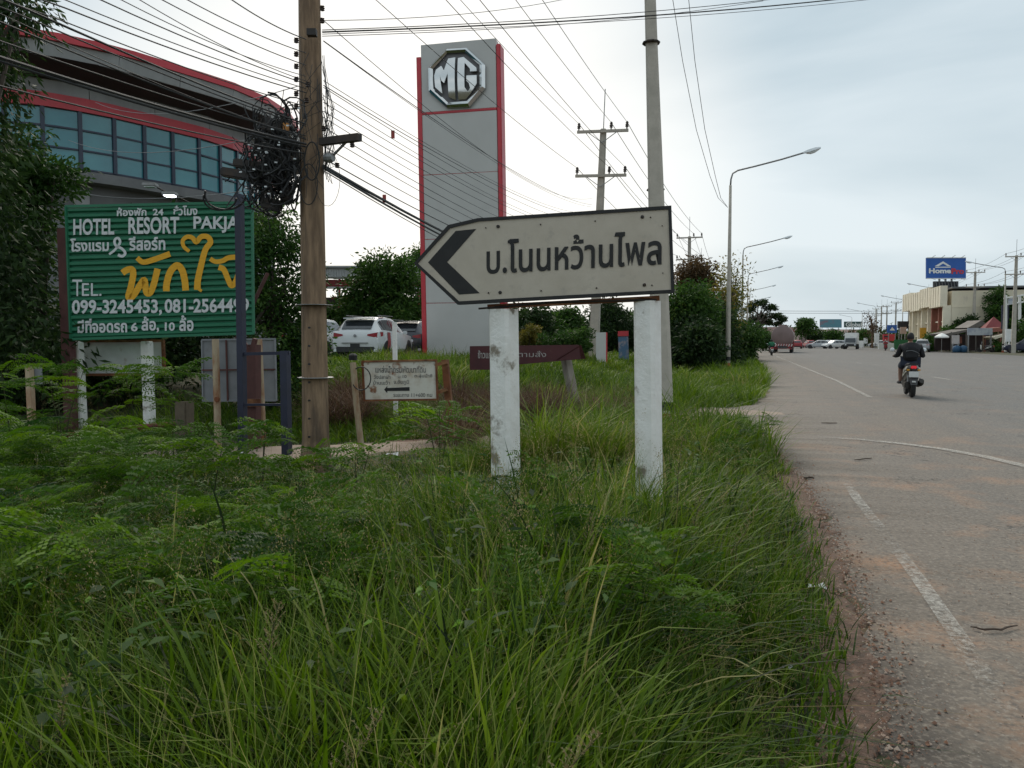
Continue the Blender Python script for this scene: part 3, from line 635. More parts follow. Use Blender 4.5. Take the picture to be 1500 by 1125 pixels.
MB().beam(P(470, 208, 8.6), P(527, 201, 8.35), .075, .075).build('crossarm', 'dark_metal', POLE)
MB().beam(P(478, 238, 8.7), P(508, 207, 8.45), .02, .02).build('crossarm_brace', 'steel', POLE)
MB().lathe([(.045, -.05), (.06, 0), (.045, .05)], P(482, 231, 8.6), 10, 'X').build('pulley', 'steel', POLE)
for i, (x, y) in enumerate([(472, 12), (434, 59), (434, 79), (434, 97), (434, 116), (434, 137), (434, 156), (472, 30), (451, 124), (449, 147), (447, 170), (474, 188), (494, 242), (516, 212)]):
    MB().lathe([(.012, -.03), (.028, -.022), (.02, -.008), (.03, 0), (.02, .01), (.026, .022), (.01, .03)], P(x, y, 8.62), 8, 'Z').build('insulator', 'porcelain', POLE)
MB().box(P(457, 48, 8.62), (.10, .08, .07), .3).build('junction_clamp', 'dark_metal', POLE)

ELECTRIC = []
lp0 = P(972, 640, 12.4); lp1 = P(952.5, 0, 12.6)
zs = [-.1, .5, 1, 2, 3, 4.5, 6, 7.6, 9.5]; pq = [line_at(lp0, lp1, z) for z in zs]
LP = near_pole([tuple(p) for p in pq], [.335, .325, .315, .29, .26, .225, .19, .165, .14], 'pole_concrete', 'utility_pole', 'tall leaning grey concrete pole behind the arrow sign, orange band at its foot', rad(4))
def wrap(p, w, h, m, name, par): MB().box(p, (w, w, h), rad(4)).build(name, m, par)
for py0, py1, m in ((588, 604, 'black_paint'), (604.5, 627, 'orange_band')):
    z = (Zof(py0, 12.4) + Zof(py1, 12.4)) / 2; p = line_at(lp0, lp1, z); wrap(p, .335, Zof(py0, 12.4) - Zof(py1, 12.4), m, 'painted_band', LP)
for py in (63, 278):
    p = P(952 + py * .03, py, 12.55); MB().lathe([(.14, -.012), (.145, 0), (.14, .012)], p, 10).build('steel_band', 'dark_metal', LP)

def h_pole(name, label, loc, rotz, group, h=10.9, lean=0.0):
    t = thing(name, label, 'utility pole', loc, group, rotz, local=True)
    MB().loft([[Vector((sx * w, sy * w * .8, z)) for sx, sy in ((-1, -1), (1, -1), (1, 1), (-1, 1))] for z, w in ((-.2, .235), (3, .2), (7, .165), (h, .13))]).build('shaft', 'pole_concrete', t, bevel=.03)
    MB().tube([(0, 0, h), (0, 0, h + 1.75)], .022, 5).build('lightning_spike', 'steel', t)
    for z in (h - .15, h - 2.1):
        MB().box((0, -.2, z), (2.3, .10, .12)).build('crossarm', 'pole_concrete', t)
        for s in (-1, 1): MB().beam((s * .62, -.2, z - .06), (0, -.2, z - .5), .03, .03).build('crossarm_brace', 'steel', t)
        for x in (-1.08, .38, 1.08): MB().lathe([(.03, 0), (.035, .08), (.085, .1), (.06, .14), (.085, .18), (.05, .22), (.07, .28), (.03, .34)], (x, -.2, z + .06), 8).build('insulator', 'porcelain', t)
    return t
HL = 'roadside concrete power poles with paired crossarms'
a_ = K(868.5, 36, 0); A = h_pole('power_pole', 'nearest complete two-crossarm power pole, rising behind the arrow sign', a_, 0, HL)
A.rotation_euler = (0, rad(2.2), 0)
for px, d, lab in ((1008, 72, 'second two-crossarm power pole, standing over the bushes beyond the arrow sign'), (1025.5, 96, 'third two-crossarm power pole, over brown-leaved tree'), (1038, 122, 'fourth two-crossarm power pole, thin beyond the verge tree'), (1049, 160, 'fifth two-crossarm power pole beyond the verge tree'), (1076, 215, 'sixth two-crossarm power pole near spreading rain tree'), (1093, 290, 'far two-crossarm power pole under spreading rain tree')):
    dup(A, K(px, d, 0), 0, lab, HL).rotation_euler = (0, 0, 0)
RL = 'power poles in front of the shops across the road'
for px, ty, lab in ((1484, 377, 'tallest shop-side power pole, with transformer gear, beside the white gateway'), (1425, 400, 'shop-side power pole standing against the blank cream wall'), (1391, 437, 'shop-side power pole at the corner of the cream building'), (1358, 431, 'shop-side power pole before the fluted parapet'), (1330, 438, 'shop-side power pole above the black hoarding'), (1311, 444, 'shop-side power pole above the blue board'), (1298, 449, 'shop-side power pole above red shop signs'), (1290, 449.5, 'thin shop-side power pole by the leafless tree'), (1283, 453, 'faint shop-side power pole by the leafless tree')):
    d = 9.35 * F_PX / (500 - ty) * (1.0 if px != 1391 else .72); o = dup(A, K(px, d, 0), 0, lab, RL); o.rotation_euler = (0, 0, 0)
    if px == 1391: o.scale = (.8, .8, .72)
# conductors
UP = Vector((0, 0, 1)); farp = [K(1008, 72, 0), K(1025.5, 96, 0), K(1038, 122, 0), K(1049, 160, 0), K(1093, 290, 0)]
names = {-1.08: 'building-side', .38: 'middle', 1.08: 'road-side'}
for zi, z in enumerate((11.1, 9.15)):
    for x in (-1.08, .38, 1.08):
        pts = [Vector((a_.x - .3 + x, -4, z + .2)), Vector((a_.x + x + z * math.tan(rad(2.2)), a_.y - .2, z - x * .038))] + [Vector((p.x + x, p.y - .2, z)) for p in farp]
        q = MB()
        for i, (p0, p1) in enumerate(zip(pts[:-1], pts[1:])): q.tube(catenary(p0, p1, (.55, .5, .3, .3, .3, .6)[i], 20), .011 if i == 0 else .016, 4)
        o = q.build('power_line', 'thin_wire', None, loc=pts[1], label=f'{names[x]} power line on the {"upper" if zi == 0 else "lower"} crossarms behind the arrow sign'); props(o, cat='power line', group='power lines along the verge')
rp = [K(1484, 9.35 * F_PX / 123, 0), K(1425, 9.35 * F_PX / 100, 0), K(1358, 9.35 * F_PX / 69, 0), K(1330, 9.35 * F_PX / 62, 0), K(1311, 9.35 * F_PX / 56, 0), K(1298, 9.35 * F_PX / 51, 0)]
rp = [rp[0] + (rp[0] - rp[1])] + rp
for zi, z in enumerate((11.1, 9.15)):
    for x in (-1.08, .38, 1.08):
        q = MB()
        for p0, p1 in zip(rp[:-1], rp[1:]): q.tube(catenary(p0 + Vector((x, -.2, z)), p1 + Vector((x, -.2, z)), .3, 10), .016, 4)
        o = q.build('power_line', 'thin_wire', None, loc=rp[1], label=f'{names[-x] if x != .38 else "middle"} power line on the {"upper" if zi == 0 else "lower"} crossarms before the shops'); props(o, cat='power line', group='power lines before the shops')
# cables from the brown pole: back past the camera's side, and on towards the next pole
x0 = pp[3].x
side = Plane((x0, 0, 0), (1, 0, 0))
def leftwire(py, q0, r, i, m='cable', sag=.02):
    a = side(436, py) + Vector((.1, 0, 0)); b = side(*q0); dv = b - a; e = b + dv.normalized() * 14 + Vector((0, 0, .5 * 0))
    pts = [a + (b - a) * k / 10 - Vector((0, 0, sag * 4 * k / 10 * (1 - k / 10))) for k in range(11)] + [e]
    o = MB().tube(pts, r, 5).build('overhead_cable', m, None, loc=a, label=f'{i} cable reaching the brown pole from the showroom side'); props(o, cat='cable', group='cables running to the brown pole')
L = [(59, (340, 0), .006), (79, (275, 0), .005), (97, (238, 0), .005), (120, (205, 0), .004), (113, (178, 0), .004), (124, (148, 0), .0055), (131, (96, 0), .0045), (137, (96, 12), .006), (157, (90, 30), .005), (183, (40, 14), .009), (186, (30, 22), .006), (205, (0, 32), .007), (203, (0, 20), .004), (212, (0, 84), .013), (216, (0, 90), .010), (200, (0, 60), .006), (226, (0, 126), .007)]
O_ = ['topmost', 'second from top', 'third from top', 'fourth from top', 'fifth from top', 'sixth from top', 'seventh from top', 'eighth from top', 'ninth from top', 'thick upper', 'slimmer upper', 'long low', 'thin low', 'thickest grey', 'thick black', 'sagging low', 'lowest sagging']
for (py, q0, r), nm in zip(L, O_): leftwire(py, q0, r, nm, sag=.05 if r < .0045 else .03)
hp = lambda py, dx: P(868 + dx, py, 36)
R_ = [(60, 300, .006), (60.5, 303, .004), (125, 318, .0055), (128, 325, .0045), (118, 312, .004), (150, 335, .0045), (140, 330, .004), (163, 340, .0045), (172, 350, .004), (186, 360, .005), (197, 365, .0045), (214, 372, .005), (232, 380, .007), (243, 395, .019), (246, 402, .015), (250, 408, .006), (30, 290, .0045)]
for k, (py, qy, r) in enumerate(R_):
    a = P(474, py, 8.75); b = hp(qy, random.uniform(-3, 3)); nm = ['uppermost pair, heavier', 'uppermost pair, lighter', 'fourth', 'fifth', 'third', 'seventh', 'sixth', 'eighth', 'ninth', 'tenth', 'eleventh', 'twelfth', 'thirteenth', 'thickest black', 'second thickest black', 'slim lowest', 'highest lone'][k]
    o = MB().tube(catenary(a, b, .35 + .02 * k, 22), r, 5).build('overhead_cable', 'cable', None, loc=a, label=f'{nm} cable passing from the brown pole behind the arrow sign'); props(o, cat='cable', group='cables passing before the grey pylon')
# red warning tags hung on the cables
mat('red_tag', (.35, .06, .05), rough=.7)
for (x, y), lab in (((575.5, 197), 'small red tag on upper cable beside the grey pylon'), ((563, 291), 'small red tag on the thick black cable bundle')):
    c = P(x, y, 11); o = MB().box(c, (.05, .01, .11), YAW).build('cable_tag', 'red_tag', None, loc=c, label=lab); props(o, cat='tag')
# high cables crossing above the road
for k, (a, b, r, nm) in enumerate((((472, 47), (1150, -2), .009, 'thick'), ((472, 44), (1060, -2), .005, 'thin upper'), ((472, 50), (1150, 3), .004, 'thin lower'), ((472, 30), (760, 2), .004, 'short upper'), ((472, 53), (960, 14), .004, 'lowest'))):
    pa = P(*a, 8.8); pb2 = P(*b, 12.0); e = pb2 + (pb2 - pa) * .5
    o = MB().tube([pa + (e - pa) * i / 14 - UP * (.10 * 4 * (i / 14) * (1 - i / 14)) for i in range(15)], r, 4).build('overhead_cable', 'cable', None, loc=pa, label=f'{nm} cable crossing from the brown pole high over the road'); props(o, cat='cable', group='cables crossing over the road')
pts = [P(984, -10, 30), P(1000, 90, 32), P(1020, 190, 34.5), P(1040, 258, 37), P(1052, 290, 38.6), P(1066, 304, 40)]
for dx, nm in ((0, 'long drooping service cable ending at the nearest street lamp'), (.12, 'thinner drooping cable beside the one ending at the nearest street lamp')):
    o = MB().tube([p + Vector((dx * (5 - i), 0, 0)) for i, p in enumerate(pts)], .012, 4).build('overhead_cable', 'thin_wire', None, loc=pts[0], label=nm); props(o, cat='cable')
pts = catenary(K(1074, 170, 8), K(1800, 150, 8.3), .5, 24)
for dz, nm in ((0, 'upper'), (-.45, 'lower')):
    o = MB().tube([p + UP * dz for p in pts], .035, 4).build('overhead_cable', 'thin_wire', None, loc=pts[0], label=f'{nm} far cable spanning the whole road above distant traffic'); props(o, cat='cable')
for k, ((ax, ay), (bx, by)) in enumerate((((437, 120), (140, 150)), ((437, 182), (100, 205)), ((437, 262), (60, 265)))):
    pa = P(ax, ay + 6, 8.7); pb2 = P(bx, by, 21); o = MB().tube(catenary(pa, pb2, .3, 12), .005, 4).build('overhead_cable', 'grey_board', None, loc=pa, label=['highest pale cable from the brown pole to the showroom eave', 'middle pale cable from the brown pole to the showroom', 'lowest pale cable from the brown pole to the showroom'][k]); props(o, cat='cable')
# tangle of spare cable, closures and boxes beside the brown pole
tg = thing('cable_tangle', 'dark tangle of coiled cables and splice boxes hanging beside the brown pole', 'cable bundle', P(410, 240, 8.8))
q = MB(); rr = random.Random(3)
for i in range(170):
    cx, cy = 402 + 17 * max(-1.6, min(1.6, rr.gauss(0, 1))), 232 + 36 * max(-1.6, min(1.6, rr.gauss(0, 1)))
    if cx > 432: cx = 432 - rr.random() * 14
    c = P(cx, cy, 8.75 + rr.uniform(-.25, .25)); R1 = rr.uniform(.05, .22); n1 = Vector((rr.gauss(0, .7), -1, rr.gauss(0, .6))).normalized(); x, y, _ = frame_of(n1)
    a0, a1 = rr.uniform(0, 6.3), rr.uniform(2.5, 6.3)
    q.tube([c + x * R1 * math.cos(a0 + a1 * k / 12) * (1 + .1 * math.sin(3 * k)) + y * R1 * 1.25 * math.sin(a0 + a1 * k / 12) + UP * .004 * k for k in range(13)], rr.choice([.004, .006, .009, .013]), 4)
for i in range(110):
    a = (rr.uniform(360, 436), rr.uniform(150, 300)); b = (a[0] + rr.uniform(-45, 45), a[1] + rr.uniform(-30, 60)); b = (min(b[0], 437), b[1])
    q.tube(catenary(P(*a, 8.7 + rr.uniform(-.2, .3)), P(*b, 8.7 + rr.uniform(-.2, .3)), rr.uniform(0, .12), 6), rr.choice([.003, .004, .006, .008]), 4)
for i in range(26):   # strands down the pole's road side and over its face
    a = (rr.uniform(470, 478), rr.uniform(80, 190)); q.tube([P(a[0], a[1], 8.7), P(a[0] + rr.uniform(0, 18), a[1] + rr.uniform(20, 60), 8.6), P(a[0] + rr.uniform(0, 14), a[1] + rr.uniform(60, 90), 8.6), P(476, min(250, a[1] + rr.uniform(80, 130)), 8.7)], .0032, 4)
for i in range(16):
    y0 = rr.uniform(60, 230); q.tube([P(rr.uniform(438, 476), y0, 8.5), P(rr.uniform(440, 470), y0 + rr.uniform(10, 40), 8.45), P(rr.uniform(438, 476), y0 + rr.uniform(30, 80), 8.5)], .003, 4)
q.build('tangled_cable', 'cable', tg)
for (x, y, rx, ry, r) in ((457, 236, 11, 28, .008), (452, 270, 13, 30, .006), (330, 285, 30, 22, .012), (322, 290, 24, 18, .01), (412, 265, 22, 18, .016), (400, 290, 14, 26, .012), (480, 262, 18, 40, .0028)):
    dd = 8.45 if x > 440 and x < 475 else 8.7
    MB().tube([P(x + rx * math.cos(a), y + ry * math.sin(a), dd + .05 * math.sin(a)) for a in np.linspace(0, 6.28 if x > 350 else 3.4, 22)][::-1], r, 5).build('cable_coil', 'cable', tg)
for x, y, w, h, dp, rz in ((359, 257, .52, .10, .12, .15), (372, 243, .44, .09, .12, .15), (405, 186, .17, .15, .12, .2), (392, 182, .12, .14, .1, -.3), (412, 240, .2, .12, .12, 0), (398, 300, .22, .12, .12, .2), (420, 285, .12, .16, .12, 0), (420, 215, .16, .2, .12, .5), (405, 262, .24, .1, .12, .3)):
    MB().box(P(x, y, 8.72), (w, dp, h), R=Matrix.Rotation(YAW, 3, 'Z') @ Matrix.Rotation(rz, 3, 'Y')).build('splice_box', 'dark_metal', tg, bevel=.015)
MB().box(P(419, 186, 8.6), (.06, .04, .09), YAW).build('orange_box', mat('orange_plastic', (.5, .22, .06)), tg, bevel=.005)
for i in range(22):
    MB().box(P(rr.gauss(398, 22), rr.gauss(235, 34), 8.5), (.028, .015, .014), rr.uniform(-1, 1)).build('cable_tie', 'lens', tg)

# ---------------------------------------------------------------- green hotel board
def green_board():
    pl = Plane(P(235, 400, 12), -FH); n = pl.n; c = K(235, 12.1, 0)
    t = thing('hotel_signboard', 'green corrugated hotel board with white lettering and yellow brush script', 'signboard', c)
    mat('green_paint', (.012, .165, .080), (.009, .12, .058), 3, .4, .7, .5, c3=(.30, .42, .38), s3=2.2, lo3=.69, hi3=.73, stretch=(1.3, 1, 16))
    mat('green_edge', (.015, .15, .075), rough=.5); mat('board_white', (.68, .70, .70), (.54, .56, .56), 20, .4, .7, .7, stretch=(1, 1, 8)); mat('board_yellow', (.82, .42, .02), (.70, .34, .015), 12, .4, .7, .7, stretch=(1, 1, 6))
    X = lambda u, y: u + (y - 300) * .045 * (1 if u < 200 else 0) * (1 - 0) if 0 else u
    ytop = lambda x: 303.5 - (x - 97) * .024; ybot = lambda x: 496 - (x - 105) * .033
    nS = 22
    for i in range(nS):
        a, b = i / nS, (i + 1) / nS
        def pt(x, f): return (x, ytop(x) + (ybot(x) - ytop(x)) * f)
        l0, r0 = 99 + 5 * a, 369 + 2 * a; g = .006
        cs = [(a + g, .0), (a + .012, .022), (b - .014, .022), (b - g, .0)]
        MB().loft([[pl(*pt(l0, f), o) for f, o in cs] + [pl(*pt(l0, b - g), -.012), pl(*pt(l0, a + g), -.012)], [pl(*pt(r0, f), o) for f, o in cs] + [pl(*pt(r0, b - g), -.012), pl(*pt(r0, a + g), -.012)]]).build('slat', 'green_paint', t)
    MB().prism([pl(99, 304.5, -.02), pl(369, 298, -.02), pl(371, 486, -.02), pl(104, 495, -.02)], -n * .02).build('backing_sheet', 'green_paint', t)
    for a, b in (((97, 302.8), (371, 296.8)), ((104, 497), (373, 488)), ((98, 303), (105, 496)), ((370, 297), (372, 488))):
        MB().beam(pl(*a, .02), pl(*b, .02), .03, .04).build('edge_trim', 'green_edge', t)
    z = 1 / 4.6875; q = lambda x, y: (80 + x * z, 270 + y * z)
    def T(s, x0, y0, x1, y1, m='board_white', bold=.028, dy=0): a, b = q(x0, y0), q(x1, y1); ptext(s, pl, a[0], a[1], b[0], b[1], m, t, dy=dy, bold=bold, off=.0245)
    T('ห้องพัก', 437, 163, 636, 222, bold=.03, dy=-1); T('24', 680, 170, 752, 215); T('ชั่วโมง', 820, 150, 985, 218, bold=.03, dy=-1)
    T('HOTEL', 137, 240, 415, 352, dy=-1); T('RESORT', 515, 228, 860, 345, dy=-1); T('PAKJAI', 960, 222, 1290, 335, dy=0)
    T('โรงแรม', 118, 375, 378, 465, bold=.03, dy=-1); T('รีสอร์ท', 517, 362, 765, 458, bold=.03, dy=-1)
    T('T', 128, 655, 195, 768, bold=.0); T('EL.', 195, 680, 328, 768, bold=.005)
    T('099-3245453,', 128, 795, 742, 905, dy=-1); T('081-2564499', 762, 787, 1338, 885, dy=-1)
    T('มีที่จอดรถ', 165, 925, 503, 1022, bold=.03, dy=-1); T('6', 530, 950, 575, 1010); T('ล้อ,', 605, 908, 722, 1018, bold=.03); T('10', 762, 948, 830, 1006); T('ล้อ', 862, 900, 958, 1008, bold=.03)
    def stroke(pts, w, m, off, name='painted_stroke'):
        P2 = []
        for i in range(len(pts) - 1):      # Catmull-Rom smoothing
            p0, p1, p2, p3 = (np.array(pts[max(0, min(len(pts) - 1, i + k))], float) for k in (-1, 0, 1, 2))
            for s in (0, .2, .4, .6, .8): P2.append(.5 * ((2 * p1) + (-p0 + p2) * s + (2 * p0 - 5 * p1 + 4 * p2 - p3) * s * s + (-p0 + 3 * p1 - 3 * p2 + p3) * s ** 3))
        P2.append(np.array(pts[-1], float)); L = []; R = []
        for i, p in enumerate(P2):
            tt = P2[min(i + 1, len(P2) - 1)] - P2[max(i - 1, 0)]; tt = tt / (np.linalg.norm(tt) + 1e-9); f = i / (len(P2) - 1)
            ww = w[0] + (w[1] - w[0]) * f if hasattr(w, '__len__') else w; nn = np.array((-tt[1], tt[0])) * ww / 2; L.append(p + nn); R.append(p - nn)
        Q = MB(); Q.loft([[pl(*q(*a), off), pl(*q(*b), off)] for a, b in zip(L, R)], closed=False, cap=False); Q.build(name, m, t)
    Y = 'board_yellow'
    stroke([(470, 610), (500, 590), (535, 585), (545, 620), (530, 700), (512, 775), (545, 765), (600, 680), (622, 660), (635, 740), (660, 745), (685, 690), (712, 580)], 44, Y, .0245)
    stroke([(572, 505), (612, 535), (680, 520), (798, 478)], (34, 40), Y, .0262)
    stroke([(772, 735), (775, 680), (800, 600), (845, 558), (880, 590), (898, 660), (905, 730)], 46, Y, .0254)
    stroke([(930, 462), (893, 430), (885, 388), (915, 362), (950, 368), (978, 398), (1010, 362), (1055, 362), (1075, 400), (1040, 450), (1010, 560), (988, 660), (985, 725)], (24, 46), Y, .027)
    stroke([(985, 700), (1000, 722), (1015, 735)], (30, 16), Y, .0278)
    stroke([(1072, 512), (1110, 532), (1160, 525), (1200, 505), (1280, 500)], (30, 36), Y, .0254)
    stroke([(1130, 570), (1165, 585), (1190, 640), (1215, 695), (1240, 680), (1262, 620), (1270, 560)], (40, 34), Y, .0262)
    stroke([(380, 482), (420, 450), (455, 400), (440, 370), (418, 385), (425, 420), (470, 445), (490, 475), (470, 495), (440, 485)], (16, 20), 'board_white', .0245)
    MB().beam(P(94, 335, 12.1), P(105, 640, 12.1), .16, .12).build('post', 'brown_post', t); MB().beam(P(374, 497, 12.1), P(377, 640, 12.1), .13, .10).build('post', 'brown_post', t)
    MB().beam(P(392, 400, 12.3), P(345, 500, 12.1), .05, .05).build('brace', 'brown_post', t)
green_board()

# ---------------------------------------------------------------- navy frame, rusty posts and the other boards
t = thing('navy_post', 'tall navy steel post crossing the green hotel board', 'post', P(356, 660, 9.9))
MB().beam(P(350.5, 285, 9.8), P(356, 668, 9.9), .085, .085).build('upright', 'navy', t)
MB().beam(P(358, 518.5, 9.85), P(424, 517, 9.8), .04, .04).build('top_rail', 'navy', t); MB().beam(P(358, 593, 9.85), P(422, 592.5, 9.8), .03, .03).build('lower_rail', 'navy', t)
MB().beam(P(417.5, 514, 9.8), P(420.5, 672, 9.8), .095, .095).build('short_upright', 'navy', t)
t = thing('brown_forked_post', 'rusty brown forked steel post behind the navy frame', 'post', P(372, 665, 10.3))
MB().beam(P(371.5, 505, 10.3), P(372, 668, 10.3), .14, .12).build('upright', 'brown_post', t); MB().beam(P(352, 496, 10.25), P(367, 518, 10.28), .07, .07).build('fork_arm', 'brown_post', t); MB().beam(P(374, 496, 10.25), P(368, 518, 10.28), .05, .05).build('fork_arm', 'brown_post', t); MB().box(P(368, 590, 10.2), (.25, .03, .1), YAW).build('gusset', 'rust', t)
t = thing('blank_board', 'grey back of a square metal board on two rusty white posts', 'signboard', P(350, 660, 10.8)); pl = Plane(P(350, 540, 10.9), -FH)
for x0, x1, y0, y1 in ((297, 331.5, 498.5, 541.5), (333, 375, 498.5, 541.5), (376.5, 403, 498.5, 541.5), (298, 332, 543, 586), (334, 376, 543, 586), (377.5, 404, 543, 586)): MB().prism([pl(x0, y0), pl(x1, y0), pl(x1, y1), pl(x0, y1)], -pl.n * .01).build('panel', 'grey_board', t)
for a, b in (((296, 498), (404, 496.5)), ((297, 587), (405, 586.5)), ((296.5, 498), (298, 587)), ((403, 497), (405, 587))): MB().beam(pl(*a, .01), pl(*b, .01), .02, .025).build('frame_bar', 'grey_board', t)
for a, b in (((297, 542), (404, 541)), ((332, 498), (334.5, 587))): MB().beam(pl(*a, .02), pl(*b, .02), .018, .02).build('stiffener', 'brown_post', t)
for a, b in (((315.5, 497), (320, 668)), ((379, 497), (386, 668))): MB().tube([P(*a, 10.5), P(*b, 10.5)], .045, 10).build('post', 'rusty_post', t)
MB().lathe([(.035, -.01), (.035, .02)], P(317.5, 585, 10.42), 10, 'Y').build('cap', 'rust', t)
# long white panel on two concrete posts
t = thing('white_panel_sign', 'blank white board with rusty frame on two concrete posts below the green board', 'signboard', P(175, 610, 12.4)); pl = Plane(P(175, 520, 12.6), -FH)
MB().prism([pl(107, 500), pl(241, 499), pl(242, 547), pl(110, 549)], -pl.n * .02).build('face', mat('pale_board_face', (.62, .63, .62), (.50, .50, .49), 3, .4, .7, .6, c3=(.3, .2, .15), s3=4, lo3=.62, hi3=.75), t)
for a, b in (((106, 500), (241, 499)), ((109, 549), (243, 548)), ((107, 499), (110, 550)), ((240, 498), (242, 548))): MB().beam(pl(*a, .03), pl(*b, .03), .045, .04).build('frame_bar', 'rust', t)
for a, b in (((113, 500), (120, 640)), ((215, 500), (220, 640))): MB().beam(P(*a, 12.35), P(*b, 12.35), .14, .14).build('post', 'white_paint', t, bevel=.012)
t = thing('marker_post', 'thin weathered post with a small pale plate among leafy shrubs', 'marker post', P(46, 640, 10)); MB().beam(P(43, 537, 10), P(48, 650, 10), .07, .07).build('post', 'rusty_post', t); MB().box(P(53, 550, 10.05), (.15, .02, .22), YAW).build('plate', 'grey_board', t)
mat('stump_concrete', (.15, .115, .08), (.10, .075, .05), 6, .4, .7, .9, .4, 30)
for a, b, w, lab in (((270, 588), (271, 660), .16, 'short brown concrete stump below the blank white board'), ((162, 611), (166, 690), .16, 'short grey-brown concrete stump sunk in shrubs near the red rail')):
    c = P(*b, 9.3); o = MB().beam(P(*a, 9.3), c, w, w).build('concrete_stump', 'stump_concrete', None, bevel=.012, loc=c, label=lab); props(o, cat='stump', group='concrete stumps')
c = P(180, 630, 9.5); o = MB().tube([P(75, 640, 9.6), P(180, 628, 9.5), P(262, 620, 9.4)], .03, 8).build('red_pipe', mat('red_rust', (.20, .04, .03), (.12, .035, .03), 8), None, loc=c, label='rusty red pipe rail between concrete stumps in the shrubs'); props(o, cat='pipe')
# small rusty sign
t = thing('small_rusty_sign', 'small rusty white sign with faded Thai lettering and black arrow', 'road sign', P(590, 660, 9.6)); pl = Plane(P(530, 560, 9.45), Vector((math.sin(YAW) * 1, -math.cos(YAW), 0)))
MB().prism([pl(532, 530), pl(639, 528), pl(640, 585), pl(534, 586)], -pl.n * .012).build('face', 'rusty_white', t)
for a, b in (((530, 529.5), (640, 527.5)), ((533, 586.5), (641, 585)), ((531, 529), (534, 587)), ((639, 527), (641, 586))): MB().beam(pl(*a, .008), pl(*b, .008), .022, .022).build('frame_bar', 'rust', t)
mat('faded_ink', (.09, .085, .08), (.25, .235, .215), 14, .35, .75, .8)
S = 5.769; q = lambda x, y: (500 + x / S, 500 + y / S)
for s, x0, y0, x1, y1 in (('แหล่งน้ำกรมพัฒนาที่ดิน', 288, 205, 715, 265), ('วังปลาฝา', 275, 282, 415, 318), ('ม.10', 478, 285, 552, 310), ('ต.ลุ่มน้ำชี', 618, 275, 768, 312), ('บ้านเขว้า', 270, 330, 410, 366), ('จ.ชัยภูมิ', 442, 325, 572, 370), ('ระยะทาง 11+600 กม', 440, 438, 768, 470)):
    a, b = q(x0, y0), q(x1, y1); ptext(s, pl, a[0], a[1], b[0], b[1], 'faded_ink', t, bold=.012, off=.003)
MB().prism([pl(*q(*p), .004) for p in ((362, 408), (388, 378), (390, 394), (577, 386), (577, 418), (390, 420), (388, 438))], -pl.n * .002).build('arrow', 'black_paint', t)
MB().tube([P(517, 531, 9.4), P(522, 590, 9.4), P(532, 680, 9.4)], .038, 8).build('post', 'rusty_post', t)
MB().beam(P(652, 527, 9.55), P(662, 640, 9.55), .08, .05).build('post', 'rust', t); MB().beam(P(641, 534, 9.5), P(655, 530, 9.5), .05, .04).build('brace', 'rust', t); MB().beam(P(641, 575, 9.5), P(655, 570, 9.5), .05, .04).build('brace', 'rust', t)
MB().lathe([(.05, -.03), (.055, .03), (.03, .05)], P(517, 524, 9.4), 8).build('cap', 'black_paint', t)
MB().tube([P(529 + 14 * math.cos(a), 554.5 + 17 * math.sin(a), 9.3) for a in np.linspace(-2.2, 2.6, 16)], .007, 5).build('wire_hoop', 'cable', t)
c = P(580, 612, 13); o = MB().beam(P(578, 472, 13), c, .065, .05).build('white_stake', 'white_paint', None, loc=c, label='tall thin white stake behind the small rusty sign, before the white car'); props(o, cat='stake')
# maroon board lying on a leaning stub
t = thing('maroon_board', 'long dark red board with faded white Thai writing on a leaning concrete stub', 'signboard', P(770, 560, 15.5)); mat('maroon', (.085, .022, .024), (.06, .018, .02), 4, .4, .7, .7, c3=(.13, .06, .05), s3=3, lo3=.6, hi3=.75); pl = Plane(P(690, 520, 15.2), Vector((math.sin(YAW) - .1, -math.cos(YAW), 0)))
MB().prism([pl(688, 507), pl(848, 505), pl(851, 526), pl(760, 534), pl(758, 541), pl(688, 542)], -pl.n * .04).build('board', 'maroon', t, bevel=.005)
MB().prism([pl(815, 527, .02), pl(851, 505, .02), pl(858, 526, -.3), pl(812, 529, -.2)], -pl.n * .03).build('torn_end', 'maroon', t)
MB().beam(P(829, 526, 15.4), P(842, 590, 15.2), .17, .15).build('leaning_stub', 'concrete', t, bevel=.015)
ptext('ข้าวแกง', pl, 700, 513, 724, 525, mat('old_white', (.45, .44, .42), (.3, .25, .23), 14, .35, .75), t, bold=.02, off=.004); ptext('ตามสั่ง', pl, 758, 514, 800, 523, 'old_white', t, bold=.0, off=.004)
t = thing('grey_roadside_board', 'upright grey board with red edge behind leaning power pole', 'signboard', P(881, 535, 33)); MB().beam(P(880.5, 487, 33), P(880.5, 540, 33), .42, .1).build('face', 'pylon_grey', t); MB().beam(P(888, 487, 33), P(888, 540, 33), .07, .16).build('red_edge', 'red_panel', t)
t = thing('blue_totem', 'small blue and red totem sign in grass seen between the white posts', 'signboard', P(914, 528, 40)); MB().beam(P(913, 493, 40), P(914, 528, 40), .5, .12).build('blue_panel', mat('poster_blue', (.09, .17, .28), (.35, .3, .32), 2.5, .5, .6), t); MB().beam(P(913, 485, 39.98), P(913, 492.5, 39.98), .53, .14).build('red_head', 'red_panel', t)
